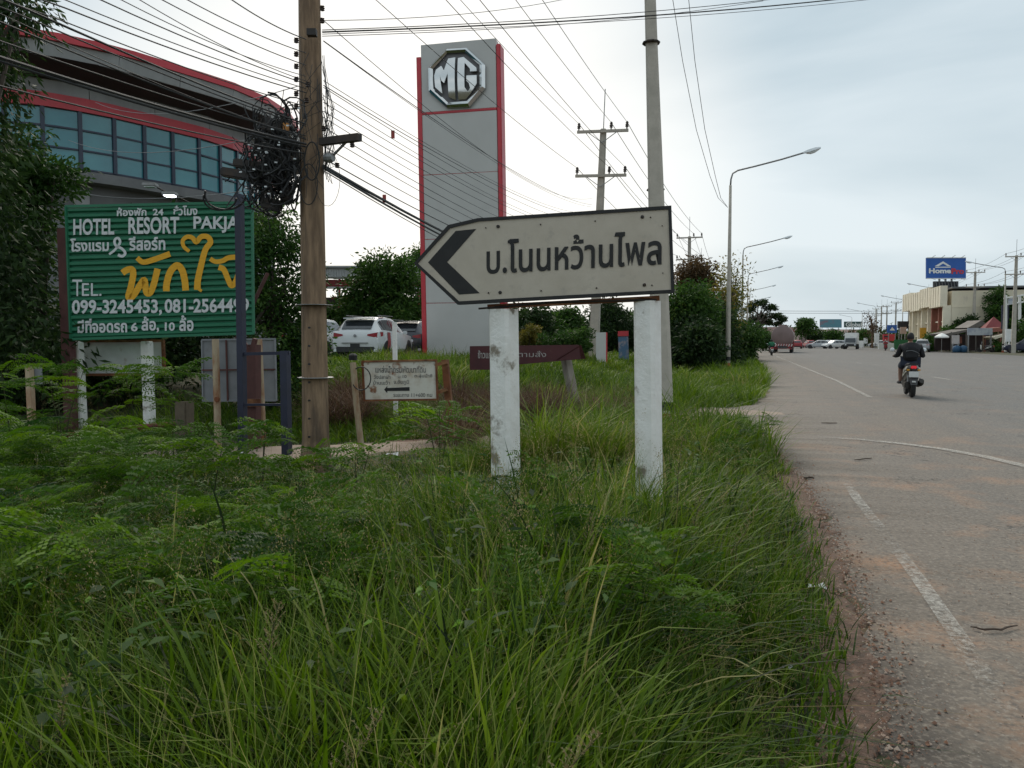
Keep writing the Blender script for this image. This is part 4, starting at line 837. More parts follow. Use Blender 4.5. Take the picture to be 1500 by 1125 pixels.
# street lamps
def lamp(name, label, loc, rotz, group):
    t = thing(name, label, 'street lamp', loc, group, rotz, local=True)
    MB().tube([(0, 0, -.2), (0, 0, 1.2), (0, 0, 5), (0, 0, 9.2)], [.125, .12, .095, .065], 10).build('post', 'pole_concrete', t, smooth=True)
    MB().tube([(0, 0, 9.1), (.02, 0, 9.5), (.1, 0, 9.78), (.35, 0, 9.92), (1.2, 0, 10.08), (2.4, 0, 10.33), (3.5, 0, 10.6)], .042, 8).build('arm', 'steel', t, smooth=True)
    h = MB(); h.loft([[Vector((x, s * w, z + dz)) for s, dz in ((-1, 0), (-.6, hh), (.6, hh), (1, 0))] for x, w, z, hh in ((3.4, .05, 10.56, .06), (3.6, .13, 10.57, .13), (3.95, .15, 10.66, .13), (4.2, .08, 10.74, .06))]); hd = h.build('lamp_head', mat('lamp_shell', (.72, .74, .75), rough=.3), t)
    MB().loft([[Vector((x, s * w, z - dz)) for s, dz in ((-1, 0), (-.6, hh), (.6, hh), (1, 0))] for x, w, z, hh in ((3.55, .10, 10.565, .03), (3.75, .13, 10.6, .09), (3.95, .13, 10.655, .09), (4.15, .07, 10.725, .03))]).build('lens', 'lens', hd)
    for z0, z1, m in ((.95, 1.12, 'black_paint'), (.42, .62, 'black_paint'), (.1, .3, 'orange_band')): MB().lathe([(.128, z0), (.126, z1)], (0, 0, 0), 10).build('painted_band', m, t)
    return t
LG = 'street lamps along the near verge'; LL = lamp('street_lamp', 'nearest street lamp, black bands at its foot, arm over the road', K(1066, 40, 0), 0, LG)
for px, d, lab in ((1086, 72, 'second street lamp, rising through thin yellow-leaved tree'), (1094, 100, 'third street lamp beyond thin yellow-leaved tree'), (1097, 133, 'fourth street lamp, before spreading rain tree'), (1098, 168, 'fifth street lamp, low before spreading rain tree'), (1099, 210, 'farthest street lamp on the near verge')): dup(LL, K(px, d, 0), 0, lab, LG)
RG = 'street lamps on the shop side'
for px, ty, lab in ((1469, 395, 'shop-side street lamp before the red pavilion roof'), (1368, 424, 'shop-side street lamp with arm below the blue billboard'), (1321, 440, 'shop-side street lamp third along, pale head high over the black hoarding'), (1281, 449.5, 'shop-side street lamp above the leafless tree'), (1262, 457, 'shop-side street lamp above the white truck'), (1247, 465, 'faint shop-side street lamp above the green-framed billboard')):
    o = dup(LL, K(px, 8.35 * F_PX / (500 - ty), 0), rad(180), lab, RG)
# ---------------------------------------------------------------- shop side of the road
mat('cream_wall', (.80, .71, .54), (.72, .63, .47), .5, .35, .7, .85, c3=(.34, .31, .26), s3=.35, lo3=.56, hi3=.75, stretch=(1, 1, .5)); mat('cream_trim', (.86, .77, .60), (.78, .69, .53), 1, .4, .7, .8); mat('dark_glass', (.03, .04, .045), (.05, .06, .065), .8, .4, .6, .15)
mat('brick_red', (.30, .11, .075), (.24, .09, .065), 1.5, .4, .7, .8); mat('white_plain', (.84, .83, .80), (.72, .71, .68), 1.5, .4, .7, .6); mat('black_panel', (.03, .03, .035), (.05, .05, .055), 1, .4, .7, .7)
mat('billboard_blue', (.025, .115, .42), (.02, .10, .37), .5, .4, .7, .6); mat('billboard_red', (.55, .04, .05), rough=.6); mat('red_roof', (.19, .035, .035), (.22, .04, .04), 2, .4, .7, .7); mat('tin_roof', (.10, .085, .075), (.16, .14, .12), 1, .4, .7, .7)
mat('yellow_sign', (.55, .27, .02), rough=.6); mat('green_net', (.05, .20, .09), (.035, .15, .06), 1, .4, .7, .9); mat('blue_tarp', (.02, .08, .16), (.015, .06, .12), 2, .4, .7, .6); mat('pink_wall', (.50, .36, .31), (.44, .33, .29), .1, .4, .7, .8)
c0 = K(1392, 110, 0); bx, by = c0.x, c0.y
def shophouse():
    t = thing('shop_building', 'large cream three-storey building with fluted parapet and blank side wall', 'building', (bx, by, 0)); H = 9.2
    MB().box((bx + 15, by + 14, H / 2 - .4), (30, 28, H - .8)).build('wall', 'cream_wall', t)
    MB().box((bx + 15.05, by + 14, H - .35), (30.1, 28.2, .25)).build('coping', 'grey_wall', t)
    for s in range(4):     # bays of the road front: fluted parapet boxes, columns, windows
        y0 = by + s * 7
        for k in range(9): MB().box((bx - 1.0 + .06 * (k % 2), y0 + .38 + k * .76, 7.7 + .25 * (s % 2)), (.9, .70, 2.9)).build('parapet_flute', 'cream_trim', t)
        MB().box((bx - .55, y0 + .2, 3.3), (1.0, .45, 6.2)).build('column', 'cream_trim' if s != 1 else 'brick_red', t); MB().box((bx - .6, y0 + 3.5, 3.3), (.6, .35, 6.2)).build('column', 'cream_trim' if s else 'brick_red', t)
        for z in (1.2, 3.2, 5.2):
            for w in (1.7, 5.3):
                f = MB().box((bx - .05, y0 + w, z), (.12, 1.9, 1.3)).build('window', 'cream_trim', t)
                for g in (-.47, .47): MB().box((bx - .12, y0 + w + g, z), (.06, .86, 1.15)).build('pane', 'dark_glass', f)
        for z in (2.2, 4.2): MB().box((bx - .3, y0 + 3.5, z), (.5, 7, .18)).build('floor_band', 'cream_trim', t)
    for z in (2.6, 4.4, 6.2): MB().box((bx + 15, by - .02, z), (30, .08, .10)).build('wall_band', 'cream_trim', t)
    for y in (2, 7): MB().box((bx + 9 + y, by - .06, 8.2), (4, .05, .5)).build('wall_stain_panel', 'grey_wall', t)
shophouse()
def board(name, label, x0, y0, x1, y1, d, m, th=.15, legs=None, legm='steel', rot=0, y1leg=None, cat='signboard'):
    n = Vector((math.sin(YAW + rot), -math.cos(YAW + rot), 0)); pl = Plane(P((x0 + x1) / 2, y1, d), n); g = K((x0 + x1) / 2, d, .05)
    t = thing(name, label, cat, g); MB().prism([pl(x0, y0), pl(x1, y0), pl(x1, y1), pl(x0, y1)], -pl.n * th).build('panel', m, t)
    for x in (legs or []):
        p = pl(x, y1 - 1, -th / 2); MB().beam((p.x, p.y, 0), p, .14, .14).build('leg', legm, t)
    return t, pl
t, pl = board('billboard', 'blue billboard with white house roof outline, white and red lettering above cream building', 1357.5, 377.5, 1415, 408, 116, 'billboard_blue', .3)
for ch in list(t.children): pass
ptext('Home', pl, 1360.5, 393, 1393, 400.5, 'white_plain', t, bold=.045, off=.03); ptext('Pro', pl, 1393.5, 393, 1412, 401.5, 'billboard_red', t, bold=.045, off=.03)
rf = [(1370, 390), (1381, 383.2), (1392, 390), (1392, 392), (1370, 392), (1370, 390)]
MB().prism([pl(x, y, .03) for x, y in ((1369, 390), (1381.3, 382.8), (1393, 390), (1388, 390), (1381.3, 386), (1375, 390))], -pl.n * .02).build('roof_emblem', 'white_plain', t); MB().prism([pl(x, y, .03) for x, y in ((1370, 390.9), (1392.5, 390.6), (1392.5, 392), (1370, 392.3))], -pl.n * .02).build('emblem_bar', 'white_plain', t)
for a in ((1357.5, 377.5, 1415, 377.5), (1357.5, 408, 1415, 408)): MB().beam(pl(a[0], a[1], .0), pl(a[2], a[3], .0), .12, .12).build('frame_bar', 'white_plain', t)
for x in (1365, 1379, 1394, 1408):
    MB().beam(pl(x, 377.5), pl(x, 375, 1.0), .05, .05).build('lamp_arm', 'steel', t); MB().beam(pl(x, 408), pl(x, 410.5, 1.0), .05, .05).build('lamp_arm', 'steel', t)
for x in (1377, 1386, 1395): MB().beam(pl(x, 408, -.2), pl(x, 424, -.2), .25, .25).build('leg', 'steel', t)
t, pl = board('dark_hoarding', 'black lattice hoarding below the blue billboard on the roof', 1369, 412, 1404, 422.5, 115.5, 'black_panel', .5)
for i in range(8): MB().beam(pl(1370 + i * 4.4, 412, .1), pl(1372 + i * 4.4, 422, .1), .08, .08).build('lattice_bar', 'grey_wall', t)
board('dark_hoarding', 'long black hoarding on a shop front beneath the fluted parapet', 1316, 470.5, 1360, 481, 136, 'black_panel', .4, [1318, 1340, 1358])
board('pale_board', 'pale blank board fixed before the black hoarding', 1332.5, 471.5, 1343, 481, 134, 'white_plain', .2, [1334, 1342])
t, pl = board('blue_board', 'small blue advertising board over red shop signs', 1300, 476, 1314, 487.5, 140, 'billboard_blue', .2, [1302, 1312]); ptext('BS', pl, 1304, 479, 1310, 484, 'white_plain', t, bold=.02, off=.02) if 0 else MB().prism([pl(1303, 484, .03), pl(1307, 479, .03), pl(1311, 484, .03)], -pl.n * .02).build('emblem', 'white_plain', t)
t, pl = board('red_shop_sign', 'row of red shop signs low beyond the rider', 1294, 489.5, 1312, 499.5, 142, 'red_panel', .3, [1295, 1303, 1311]); MB().prism([pl(1295, 492, .02), pl(1301, 492, .02), pl(1301, 494, .02), pl(1295, 494, .02)], -pl.n * .01).build('dark_strip', 'black_panel', t)
board('yellow_sign', 'upright orange-yellow sign above the pale pickup', 1348, 480, 1357, 495.5, 112, 'yellow_sign', .15, [1352.5])
board('pink_board', 'small faded pink board by the black hoarding', 1319, 479, 1328, 489, 132, 'pink_wall', .15, [1321, 1326])
board('low_wall', 'low white wall below red shop signs', 1287, 502.5, 1312, 511.5, 133, 'white_plain', .3, cat='wall')
board('netting_fence', 'green netting fence behind the rider on the near scooter', 1310, 497.5, 1348, 512, 130, 'green_net', .1, [1311, 1320, 1329, 1338, 1347], cat='fence')
for x0, y0, x1, y1, d, lab in ((1265.5, 495, 1271, 503.5, 180, 'small pale board beside the leafless tree'), (1258, 499, 1265, 509, 172, 'cream board on the verge beyond the white truck'), (1281, 488, 1288, 503, 150, 'tall faded white board between poles and red shop signs')): board('pale_board', lab, x0, y0, x1, y1, d, 'white_plain', .12, [x0 + 1, x1 - 1])
# far billboards and long pinkish building
t, pl = board('billboard', 'wide blue and pink landscape billboard far down the road', 1201.5, 467.5, 1233, 480, 330, mat('poster_sky', (.12, .27, .33), (.30, .14, .17), .12, .5, .62, stretch=(1, 1, 2)), .6, [1205, 1212, 1220, 1229])
t, pl = board('billboard', 'white lettered dark green-grey billboard above the far pinkish store', 1237, 471, 1263.5, 479.5, 335, mat('teal_board', (.05, .10, .09)), .6, [1240, 1260]); ptext('Global', pl, 1238.5, 472.2, 1262, 478.6, 'white_plain', t, bold=.03, off=.15)
g = K(1232, 420, 0); t = thing('far_store', 'long low pinkish store at the end of the road below two billboards', 'building', g)
for x0, x1, yt, dd, m in ((1192, 1272, 482.5, 420, 'pink_wall'), (1200, 1262, 488.5, 415, 'white_plain'), (1205, 1215, 485, 413, 'cream_trim')):
    pl = Plane(K(1232, dd, 0), -FH); MB().prism([pl(x0, yt), pl(x1, yt), pl(x1, 505), pl(x0, 505)], FH * 8).build('wall', m, t)
pl = Plane(K(1232, 412, 0), -FH); MB().prism([pl(1243, 484, 0), pl(1252, 484, 0), pl(1252, 487, 0), pl(1243, 487, 0)], FH).build('red_sign_panel', 'brick_red', t)
for x in range(1200, 1262, 6): MB().prism([pl(x, 493), pl(x + 4, 493), pl(x + 4, 497), pl(x, 497)], FH).build('window', 'dark_glass', t)
g = K(1128, 260, 0); t = thing('far_roof_building', 'low reddish-roofed building behind the tanker and rain tree', 'building', g); pl = Plane(g, -FH)
MB().prism([pl(1085, 485), pl(1190, 485), pl(1190, 506), pl(1085, 506)], FH * 8).build('wall', 'pink_wall', t); MB().prism([pl(1080, 486), pl(1092, 479), pl(1180, 479), pl(1194, 486)], FH * 9).build('roof', mat('pale_red_roof', (.42, .26, .24), rough=.8), t)
# market stalls
g = K(1425, 98, 0); t = thing('market_stall', 'dark tin-roofed roadside stalls with timber posts beneath the cream building', 'stall', g); pl = Plane(g, -FH)
def quad(pl, pts, th, nm, m, t, off=0): return MB().prism([pl(x, y, off) for x, y in pts], -pl.n * th).build(nm, m, t)
quad(pl, [(1385, 489), (1420, 482), (1425, 484), (1390, 492)], 4, 'tin_roof', 'tin_roof', t); quad(pl, [(1420, 480), (1440, 469), (1446, 474), (1428, 484)], 3, 'tin_roof', 'tin_roof', t, -.3); quad(pl, [(1450, 481), (1473, 479), (1475, 484), (1452, 487)], 3, 'tin_roof', 'brick_red', t); quad(pl, [(1448, 494), (1472, 488), (1474, 490), (1452, 497)], 2, 'tin_roof', 'cream_trim', t, .8)
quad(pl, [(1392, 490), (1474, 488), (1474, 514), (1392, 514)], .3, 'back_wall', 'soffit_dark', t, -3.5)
for x in (1394, 1404, 1416, 1430, 1441, 1452, 1463, 1473): MB().beam(pl(x, 486, -.1), pl(x, 515, -.1), .13, .13).build('post', 'old_concrete' if x % 2 else 'tin_roof', t)
quad(pl, [(1405, 493), (1416, 493), (1416, 503), (1405, 503)], .2, 'stall_panel', 'brick_red', t, -1)
board('white_banner', 'white printed banner along the stall roof edge', 1417.5, 480.5, 1454, 491, 96, mat('banner', (.50, .52, .54), (.36, .38, .44), 1.2, .5, .6), .1, [1419, 1452])
board('stall_board', 'white board standing at the front of the stalls', 1395, 491, 1405.5, 504, 96, mat('board_pink', (.55, .50, .47), (.45, .38, .36), 1), .12, [1396, 1404])
g = K(1454, 101.5, 0); t = thing('red_roof_pavilion', 'small pavilion with pointed dark red roof behind the stalls', 'pavilion', g); zt, zb = Zof(464, 101.5), Zof(482, 101.5); q = MB(); q.add([g + UP * zt] + [g + UP * zb + Vector((a * 1.35, b * 1.35, 0)) for a, b in ((-1, -1), (1, -1), (1, 1), (-1, 1))], [(0, 1, 2), (0, 2, 3), (0, 3, 4), (0, 4, 1), (1, 4, 3, 2)]); q.build('roof', 'red_roof', t)
for a in (-1, 1):
    for b in (-1, 1): MB().beam(g + Vector((a * 1.2, b * 1.2, 0)), g + Vector((a * 1.2, b * 1.2, zb)), .15, .15).build('post', 'brick_red', t)
g = K(1379, 98, 0); t = thing('market_umbrella', 'white market umbrella standing beside the stalls', 'umbrella', g); MB().lathe([(.02, Zof(488, 98)), (.35, Zof(489.5, 98)), (.82, Zof(493, 98)), (.80, Zof(495, 98)), (.3, Zof(491, 98))], (g.x, g.y, 0), 10).build('canopy', 'white_plain', t); MB().tube([g, g + UP * Zof(489, 98)], .03, 5).build('pole', 'steel', t)
for x, lab in ((1401, 'dark blue drum beside the stall board'), (1411, 'second dark blue drum with rounded cover, nearer the parked motorcycle')): g = K(x, 95.5, 0); o = MB().lathe([(.3, .05), (.42, .15), (.45, .5), (.38, .8), (.12, .9)], (g.x, g.y, 0), 10).build('blue_drum', 'blue_tarp', None, loc=g, label=lab, smooth=True); props(o, cat='drum')
g = K(1487, 92, 0); t = thing('white_gateway', 'white gateway frame with banner at the entrance beyond the shops', 'gateway', g); pl = Plane(g, Vector((math.sin(YAW), -math.cos(YAW), 0)))
for x in (1474, 1494.5): quad(pl, [(x - 1.5, 432), (x + 1.5, 432), (x + 1.5, 515), (x - 1.5, 515)], .25, 'post', 'white_plain', t)
quad(pl, [(1471, 436), (1506, 430), (1506, 432), (1471, 438)], .2, 'beam', 'white_plain', t, .05); quad(pl, [(1475, 445), (1500, 441), (1500, 443), (1475, 447)], .2, 'beam', 'white_plain', t); quad(pl, [(1477, 438), (1489, 436), (1489, 444), (1477, 446)], .1, 'banner', 'banner', t, .03); quad(pl, [(1475, 447), (1486, 445), (1486, 480), (1475, 482)], .1, 'dark_panel', 'navy', t, -1)
board('white_signpost', 'white upright sign on one post beside the gateway', 1473.5, 482, 1484, 500.5, 90, 'white_plain', .2, [1479], 'white_plain')

# ---------------------------------------------------------------- vehicles
mat('car_white', (.66, .67, .67), (.64, .65, .65), rough=.25, spec=.6); mat('car_dark', (.03, .034, .045), rough=.25, spec=.6); mat('car_grey', (.20, .22, .24), rough=.3, spec=.6); mat('car_silver', (.42, .43, .44), rough=.3, spec=.6); mat('car_glass', (.02, .024, .028), (.035, .04, .045), 2, .4, .6, .08, spec=.8); mat('trim_black', (.025, .025, .027), rough=.6); mat('tyre', (.02, .02, .02), rough=.9); mat('rim', (.22, .22, .23), rough=.35, metal=.7); mat('tail_lens', (.28, .012, .02), rough=.2); mat('car_red', (.30, .03, .035), rough=.4); mat('plate_white', (.6, .6, .58), rough=.5)
def car(name, label, loc, rotz, paint, prof=None, L=4.3, W=1.8, H=1.62, detail=True, decal=False, cat='car', group=None, scale=1.0):
    """local: x across, +y front. stations: (y, z_low, z_belt, z_top, half_w, half_w_roof)"""
    t = thing(name, label, cat, loc, group, rotz, local=True); h = W / 2; s = H / 1.62
    ST = prof or [(-2.15, .42, .82, .84, .80, .6), (-2.12, .34, .98, 1.00, .86, .62), (-2.04, .30, 1.06, 1.10, .89, .60), (-1.62, .28, 1.08, 1.50, .90, .60), (-1.35, .28, 1.07, 1.58, .90, .62), (-.6, .28, 1.03, 1.62, .90, .64), (.15, .28, 1.0, 1.58, .90, .63), (.85, .28, .98, 1.10, .90, .72), (1.05, .28, .97, 1.02, .90, .72), (1.7, .28, .90, .94, .88, .66), (2.05, .32, .78, .80, .80, .55), (2.15, .40, .62, .64, .70, .5)]
    ST = [(y * L / 4.3, zl * s, zb * s, zt * s, w * W / 1.8, wr * W / 1.8) for y, zl, zb, zt, w, wr in ST]
    def half(st):
        y, zl, zb, zt, w, wr = st
        return [(0, zl), (w * .86, zl), (w * .98, zl + .12), (w, (zl + zb) / 2), (w * .975, zb), (wr, zt - .05 * min(1, (zt - zb) / .3)), (wr * .86, zt), (0, zt + .015)]
    secs = [[Vector((x, st[0], z)) for x, z in half(st)] + [Vector((-x, st[0], z)) for x, z in half(st)[-2:0:-1]] for st in ST]
    MB().loft(secs).build('body', paint, t, smooth='auto', bevel=.02 if detail else 0)
    def surf(i, k, f, g, side, off):     # point on the flank between profile points k,k+1 and stations i,i+1
        a, b = half(ST[i]), half(ST[i + 1]); A = Vector((a[k][0], ST[i][0], a[k][1])).lerp(Vector((a[k + 1][0], ST[i][0], a[k + 1][1])), g); B = Vector((b[k][0], ST[i + 1][0], b[k][1])).lerp(Vector((b[k + 1][0], ST[i + 1][0], b[k + 1][1])), g)
        p = A.lerp(B, f); p.x = side * (p.x + off); return p
    n = len(ST)
    glassy = [i for i in range(n - 1) if ST[i][3] - ST[i][2] > .25 and ST[i + 1][3] - ST[i + 1][2] > .25]
    for side in (-1, 1):
        for i in glassy:
            lo = .08 if i == glassy[0] else .04
            MB().loft([[surf(i, 4, lo, .10, side, .012), surf(i, 4, lo, .90, side, .012)], [surf(i, 4, .96, .10, side, .012), surf(i, 4, .96, .90, side, .012)]], closed=False, cap=False).build('side_window', 'car_glass', t)
        fi = glassy[-1] + 1
        MB().add([surf(fi, 4, .05, .1, side, .012), surf(fi, 4, .05, .88, side, .012), surf(fi, 4, .8, .2, side, .012)], [(0, 1, 2)]).build('side_window', 'car_glass', t)
        MB().add([surf(glassy[0] - 1, 4, .35, .2, side, .012), surf(glassy[0] - 1, 4, .95, .1, side, .012), surf(glassy[0] - 1, 4, .95, .85, side, .012)], [(0, 1, 2)]).build('side_window', 'car_glass', t)
    def topq(i, f0, f1, wf, off, nm, m):
        def tp(f, sx): a, b = half(ST[i]), half(ST[i + 1]); A = Vector((a[5][0], ST[i][0], a[5][1] + .02)); B = Vector((b[5][0], ST[i + 1][0], b[5][1] + .02)); p = A.lerp(B, f); return Vector((sx * p.x * wf, p.y, p.z))
        ps = [tp(f0, -1), tp(f0, 1), tp(f1, 1), tp(f1, -1)]; nn = (ps[1] - ps[0]).cross(ps[3] - ps[0]).normalized()
        MB().prism([p + nn * off for p in ps], -nn * .02).build(nm, m, t, bevel=.004)
    topq(glassy[0] - 1, .05, .92, .92, .03, 'rear_window', 'car_glass'); topq(glassy[-1] + 1, .06, .95, .9, .03, 'windscreen', 'car_glass')
    y0 = ST[0][0]; y1 = ST[-1][0]
    for side in (-1, 1):
        MB().loft([[Vector((side * (.46 * W / 1.8), y0 - .012, z)) for z in (.90 * s, .955 * s)], [Vector((side * .82 * W / 1.8, y0 + .01, z)) for z in (.82 * s, 1.02 * s)], [Vector((side * .925 * W / 1.8, y0 + .36, z)) for z in (.90 * s, 1.04 * s)]], closed=False, cap=False).build('tail_light', 'tail_lens', t)
        MB().box((side * .66 * W / 1.8, y1 - .08, .72 * s), (.34, .12, .12)).build('headlight', 'lens', t, bevel=.02)
        MB().box((side * (.95 * W / 1.8), .68 * L / 4.3, 1.04 * s), (.16, .1, .13)).build('mirror', paint, t, bevel=.02)
        for y in (-1.30, 1.32):
            c = (side * (W / 2 - .10), y * L / 4.3, .34); ty = MB().lathe([(.20, -.10), (.31, -.11), (.345, -.07), (.345, .07), (.31, .11), (.20, .10)], c, 20, 'X').build('tyre', 'tyre', t, smooth='auto')
            q = MB().lathe([(.21, -.09), (.21, .10), (.03, .085)], c, 16, 'X'); q.build('rim', 'rim', ty)
            MB().lathe([(.36, -.05), (.40, .0), (.36, .012)], (side * (W / 2 - .012), y * L / 4.3, .36), 20, 'X').build('wheel_arch', 'trim_black', t)
    MB().box((0, y0 + .02, .40 * s), (1.44 * W / 1.8, .10, .2)).build('rear_bumper', 'trim_black', t, bevel=.02); MB().box((0, y1 - .01, .42 * s), (1.3 * W / 1.8, .10, .2)).build('front_grille', 'trim_black', t, bevel=.02)
    if detail:
        MB().box((0, y0 - .035, .64 * s), (1.0, .03, .03)).build('tailgate_handle', 'steel', t); MB().lathe([(.055, -.02), (.055, 0)], (0, y0 - .015, .90 * s), 8, 'Y').build('badge', 'rim', t); MB().box((0, y0 - .02, .55), (.36, .02, .12)).build('number_plate', 'trim_black', t)
        for side in (-1, 1):
            MB().beam((side * .62, -1.4, 1.66 * s), (side * .62, .2, 1.67 * s), .04, .03).build('roof_rail', 'steel', t)
            MB().box((side * .70, y0 + .005, .36 * s), (.28, .06, .10)).build('reflector_trim', 'car_white', t, bevel=.015)
        MB().box((0, -1.72, 1.55 * s), (1.15, .28, .04)).build('spoiler', paint, t, bevel=.01)
        for y in (-.78, .22): MB().beam((.895, y, .45), (.90, y, 1.0), .012, .008).build('door_seam', 'trim_black', t)
        MB().box((.905, -.95, .9), (.02, .16, .03)).build('door_handle', paint, t)
    if decal:
        MB().loft([[surf(4, k, f, g, 1, .016) for k, g in ((2, .1), (3, 0), (3, .95))] for f in (.15, .6)], closed=False, cap=False).build('red_decal', 'car_red', t)
        topq(4, .1, .6, .99, .028, 'red_decal', 'car_red')
    if scale != 1: t.scale = (scale,) * 3
    return t
gw = K(551, 31, 0); W_ = car('parked_car', 'white hatchback-style family car with roof rails and red side decal beside tall pylon', (gw.x, gw.y, Zof(526, 31)), rad(6), 'car_white', decal=True, W=1.85)
gw = K(609, 36, 0); car('parked_car', 'dark blue-black car parked beyond the white one, against the pylon', (gw.x, gw.y, Zof(523, 36)), rad(8), 'car_dark', W=1.8)
gw = K(470, 33, 0); car('parked_car', 'white car mostly hidden behind the brown pole', (gw.x, gw.y, Zof(525, 33)), rad(6), 'car_white', detail=False)
gt = K(1147, 98, 0)
def truck(name, label, loc, rotz, kind, cat='truck', scale=1):
    t = thing(name, label, cat, loc, None, rotz, local=True); mat('tank', (.20, .135, .125), (.16, .11, .10), 1, .4, .7, .5); mat('truck_red', (.28, .045, .04), (.2, .04, .04), 2, .4, .7, .6); mat('stripe_white', (.5, .46, .44), rough=.7)
    if kind == 'tanker':
        MB().lathe([(.3, -4.02), (1.02, -4.0), (1.28, -3.85), (1.30, -3.6), (1.30, 3.6), (1.28, 3.85), (1.0, 4.0), (.3, 4.02)], (0, 0, 2.0), 20, 'Y').build('tank', 'tank', t, smooth='auto'); MB().box((0, 0, 3.33), (.9, 7, .1)).build('walkway', 'tank', t)
        MB().box((0, -4.1, .92), (2.4, .12, .34)).build('rear_beam', 'truck_red', t)
        for i in range(8): MB().prism([(-1.15 + i * .3, -4.17, .77), (-1.03 + i * .3, -4.17, .77), (-.91 + i * .3, -4.17, 1.07), (-1.03 + i * .3, -4.17, 1.07)], (0, .01, 0)).build('warning_stripe', 'stripe_white', t)
        MB().box((0, 0, .72), (1.0, 9.5, .25)).build('chassis', 'trim_black', t); MB().box((0, -4.15, .5), (2.3, .1, .1)).build('underrun_bar', 'truck_red', t)
        for x in (-.85, .85): MB().box((x, -4.2, .66), (.3, .06, .12)).build('tail_light', 'tail_lens', t)
        MB().box((0, 5.6, 1.7), (2.4, 2.0, 2.4)).build('cab', 'truck_red', t, bevel=.1); ws = (-3.3, -2.1, -.9, 5.5)
    else:
        MB().box((0, -1.0, 1.9), (2.1, 4.2, 2.0)).build('cargo_box', 'white_plain', t, bevel=.04); MB().loft([[Vector((x, y, z)) for x in (-.95, .95)] for y, z in ((1.3, .5), (3.1, .5), (3.15, 1.15), (2.75, 2.0), (1.3, 2.05))], closed=False, cap=False).build('cab', 'car_silver', t)
        for x in (-.95, .95): MB().prism([(x, 1.3, .5), (x, 3.1, .5), (x, 3.15, 1.15), (x, 2.75, 2.0), (x, 1.3, 2.05)], (.02, 0, 0)).build('cab_side', 'car_silver', t)
        MB().prism([(-.85, 3.13, 1.2), (.85, 3.13, 1.2), (.8, 2.8, 1.93), (-.8, 2.8, 1.93)], (0, .03, 0)).build('windscreen', 'car_glass', t); MB().box((0, 3.16, .72), (1.9, .08, .4)).build('grille', 'trim_black', t); MB().box((0, 0, .6), (1, 6, .2)).build('chassis', 'trim_black', t)
        for x in (-.75, .75): MB().box((x, 3.22, .8), (.25, .05, .18)).build('headlight', 'lens', t)
        ws = (-1.8, 2.3)
    for y in ws:
        for x in (-.98, .98): 
            w = MB().lathe([(.25, -.15), (.46, -.16), (.48, 0), (.46, .16), (.25, .15)], (x, y, .48), 14, 'X').build('wheel', 'tyre', t)
            MB().lathe([(.24, -.12), (.24, .12)], (x, y, .48), 10, 'X').build('hub', 'rim', w)
    t.scale = (scale,) * 3; return t
truck('tanker_truck', 'brownish tanker truck seen from behind with striped rear beam', K(1147, 98, .004), rad(-4), 'tanker', 'tanker truck')
truck('delivery_truck', 'white box truck with grey cab coming down the far lane', K(1247, 140, .004), rad(180 - 10), 'box')
truck('red_truck', 'reddish truck ahead of the tanker', K(1178, 190, .004), rad(-12), 'tanker', 'truck', .72)
PK = [(-2.6, .5, .92, .94, .82, .80), (-2.55, .36, 1.0, 1.02, .86, .82), (-.75, .34, 1.02, 1.04, .88, .84), (-.72, .34, 1.02, 1.5, .88, .62), (-.2, .34, 1.02, 1.62, .88, .62), (.5, .34, 1.02, 1.6, .88, .62), (1.15, .34, 1.0, 1.06, .88, .72), (2.2, .34, .92, .95, .86, .7), (2.5, .45, .8, .82, .75, .6)]
car('pickup', 'pale silver pickup parked across the road behind the rider', K(1351, 103, .004), rad(-12), 'car_silver', PK, 4.6, 1.8, 1.65, False, cat='pickup')
for px, d, pt_, rz, lab in ((1198, 150, 'car_silver', 80, 'silver car side-on beside the reddish truck'), (1213, 160, 'car_white', 175, 'white car head-on between silver car and white truck'), (1221, 148, 'car_white', 120, 'brighter white car turning just before the white truck'), (1235, 175, 'car_grey', 178, 'small grey car close to the white truck'), (1288, 170, 'car_white', 60, 'pale car by the low white wall'), (1167, 150, 'car_red', 0, 'red car just past the tanker'), (1185, 165, 'car_red', 10, 'red car between the reddish truck and silver car')):
    car('distant_car', lab, K(px, d, .004), rad(rz), pt_, detail=False, group='distant traffic')
car('purple_van', 'dark purple vehicle cut by the picture edge beyond the gateway'.replace('cut by the picture edge ', ''), K(1502, 88, .1), rad(80), 'navy', detail=False, cat='van')

